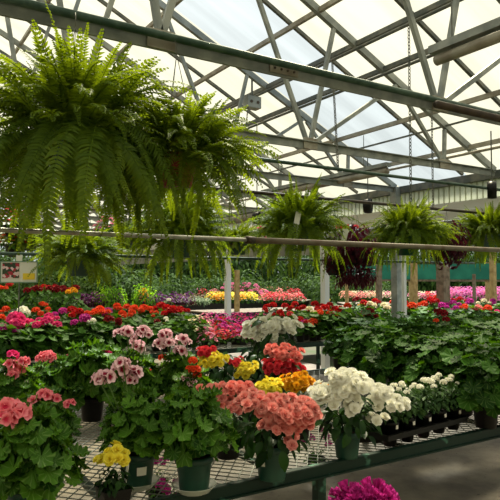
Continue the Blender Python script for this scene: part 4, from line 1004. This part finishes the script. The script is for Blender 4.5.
# ------------------------------------------------------------------ burgundy baskets and pink basket
random.seed(81)
FOLB = foliage(OVAL, 620, .31, .30, .07, G_PURP, 0, 82, .1, False, lowfill=.95, zmin=-.4)
for px, py, Y, s_, lab in ((356, 252, HY + .12, 1.0, 'drooping burgundy leaved basket with a few red blooms, centre right'), (447, 246, HY + .12, 1.05, 'burgundy leaved basket between the two right-hand ferns'), (335, 262, HY + .2, .6, 'small burgundy basket hanging low behind the larger one')):
    c = ony(px, py, Y); t = thing('hanging_basket', lab, 'hanging basket', c)
    s_ *= .78; link('pot', pot_h_g, t, mat=POTB, sc=.85); o = link('foliage', FOLB, t, (0, 0, -.02), None, (s_, s_, s_ * 1.25))
    h = link('hanger', hw_me, t); h.scale = (1, 1, (HZ + .02 - c.z) / .48)
    if px == 356: basket_tag(t, 345, 235, -.3)
    if px == 446: basket_tag(t, 457, 240, -.25)
    if px == 356:
        for q in range(5): link('flower_head', HEAD_LO[0], t, (-.14 + .04 * q, .10 - .02 * q, .26), None, .7, C['darkred' if q % 2 else 'rose'])
        for q in range(9):
            a = q * .7; link('trailing_stem', FOLMP[0], t, (.13 * math.cos(a), .13 * math.sin(a), -.34 + .03 * (q % 3)), None, (.62, .62, 1.0))
for px, py, Y, col, lab in ((12, 226, Y9, 'rose', 'pink flowered hanging basket at the left edge'), (14, 246, Y9, 'orange', 'orange flowered hanging basket behind the rails at left'), (258, 240, Y9, 'hotpink', 'small basket with one hot pink bloom left of the centre fern'), (108, 232, Y9, 'pink', 'pink basket glimpsed between hanging fronds')):
    c = ony(px, py, Y); t = thing('hanging_basket', lab, 'hanging basket', c); link('pot', pot_h_g, t, mat=POTB)
    link('foliage', FOLM[0], t, (0, 0, 0), None, 1.5); link('blossoms', BLM[0], t, (0, 0, 0), None, 1.4, C[col])
    h = link('hanger', hw_me, t); h.scale = (1, 1, (HZ + .3 - c.z) / .48)

# ------------------------------------------------------------------ flower sign on the green pipe
c = ony(19, 272, QY - .02)
t = thing('flower_sign', 'small framed price sign with a flower photo, clipped to the thin green pipe', 'sign', c, -.35)
m = MB(); m.box((0, 0, 0), (.275, .008, .165)); m.ob('board', WHITEP, t)
m = MB()
for s_ in (-1, 1): m.box((s_ * .137, -.002, 0), (.008, .014, .165)); m.box((0, -.002, s_ * .082), (.275, .014, .008))
m.ob('frame', plain('pale green frame', (120, 150, 130), .5), t)
pm, n, l, out = newmat('printed flower photo'); p = n.new('ShaderNodeBsdfPrincipled'); l.new(p.outputs[0], out.inputs[0])
vt = n.new('ShaderNodeTexVoronoi'); vt.inputs['Scale'].default_value = 48; tcn = n.new('ShaderNodeTexCoord'); l.new(tcn.outputs['Object'], vt.inputs['Vector'])
rp = n.new('ShaderNodeValToRGB'); rp.color_ramp.interpolation = 'CONSTANT'; e = rp.color_ramp.elements; e[0].color = lin((40, 60, 40)); e[1].position = .3; e[1].color = lin((170, 40, 60)); x = e.new(.62); x.color = lin((230, 200, 205)); x = e.new(.8); x.color = lin((50, 70, 46))
sc_ = n.new('ShaderNodeSeparateColor'); l.new(vt.outputs['Color'], sc_.inputs[0]); l.new(sc_.outputs[0], rp.inputs[0]); l.new(rp.outputs[0], p.inputs['Base Color'])
m = MB(); m.box((-.06, -.006, .012), (.125, .004, .12)); m.ob('photo', pm, t)
m = MB(); m.box((.075, -.006, -.035), (.09, .004, .05)); m.ob('price_patch', plain('yellow price patch', (236, 206, 60), .6), t)
m = MB(); m.box((0, .0, .105), (.045, .012, .06)); m.ob('clip', WHITEP, t)
m = MB(); m.tube([(0, .02, -.08), (0, .02, -.32)], .006, 6); m.ob('stake', STEELD, t)
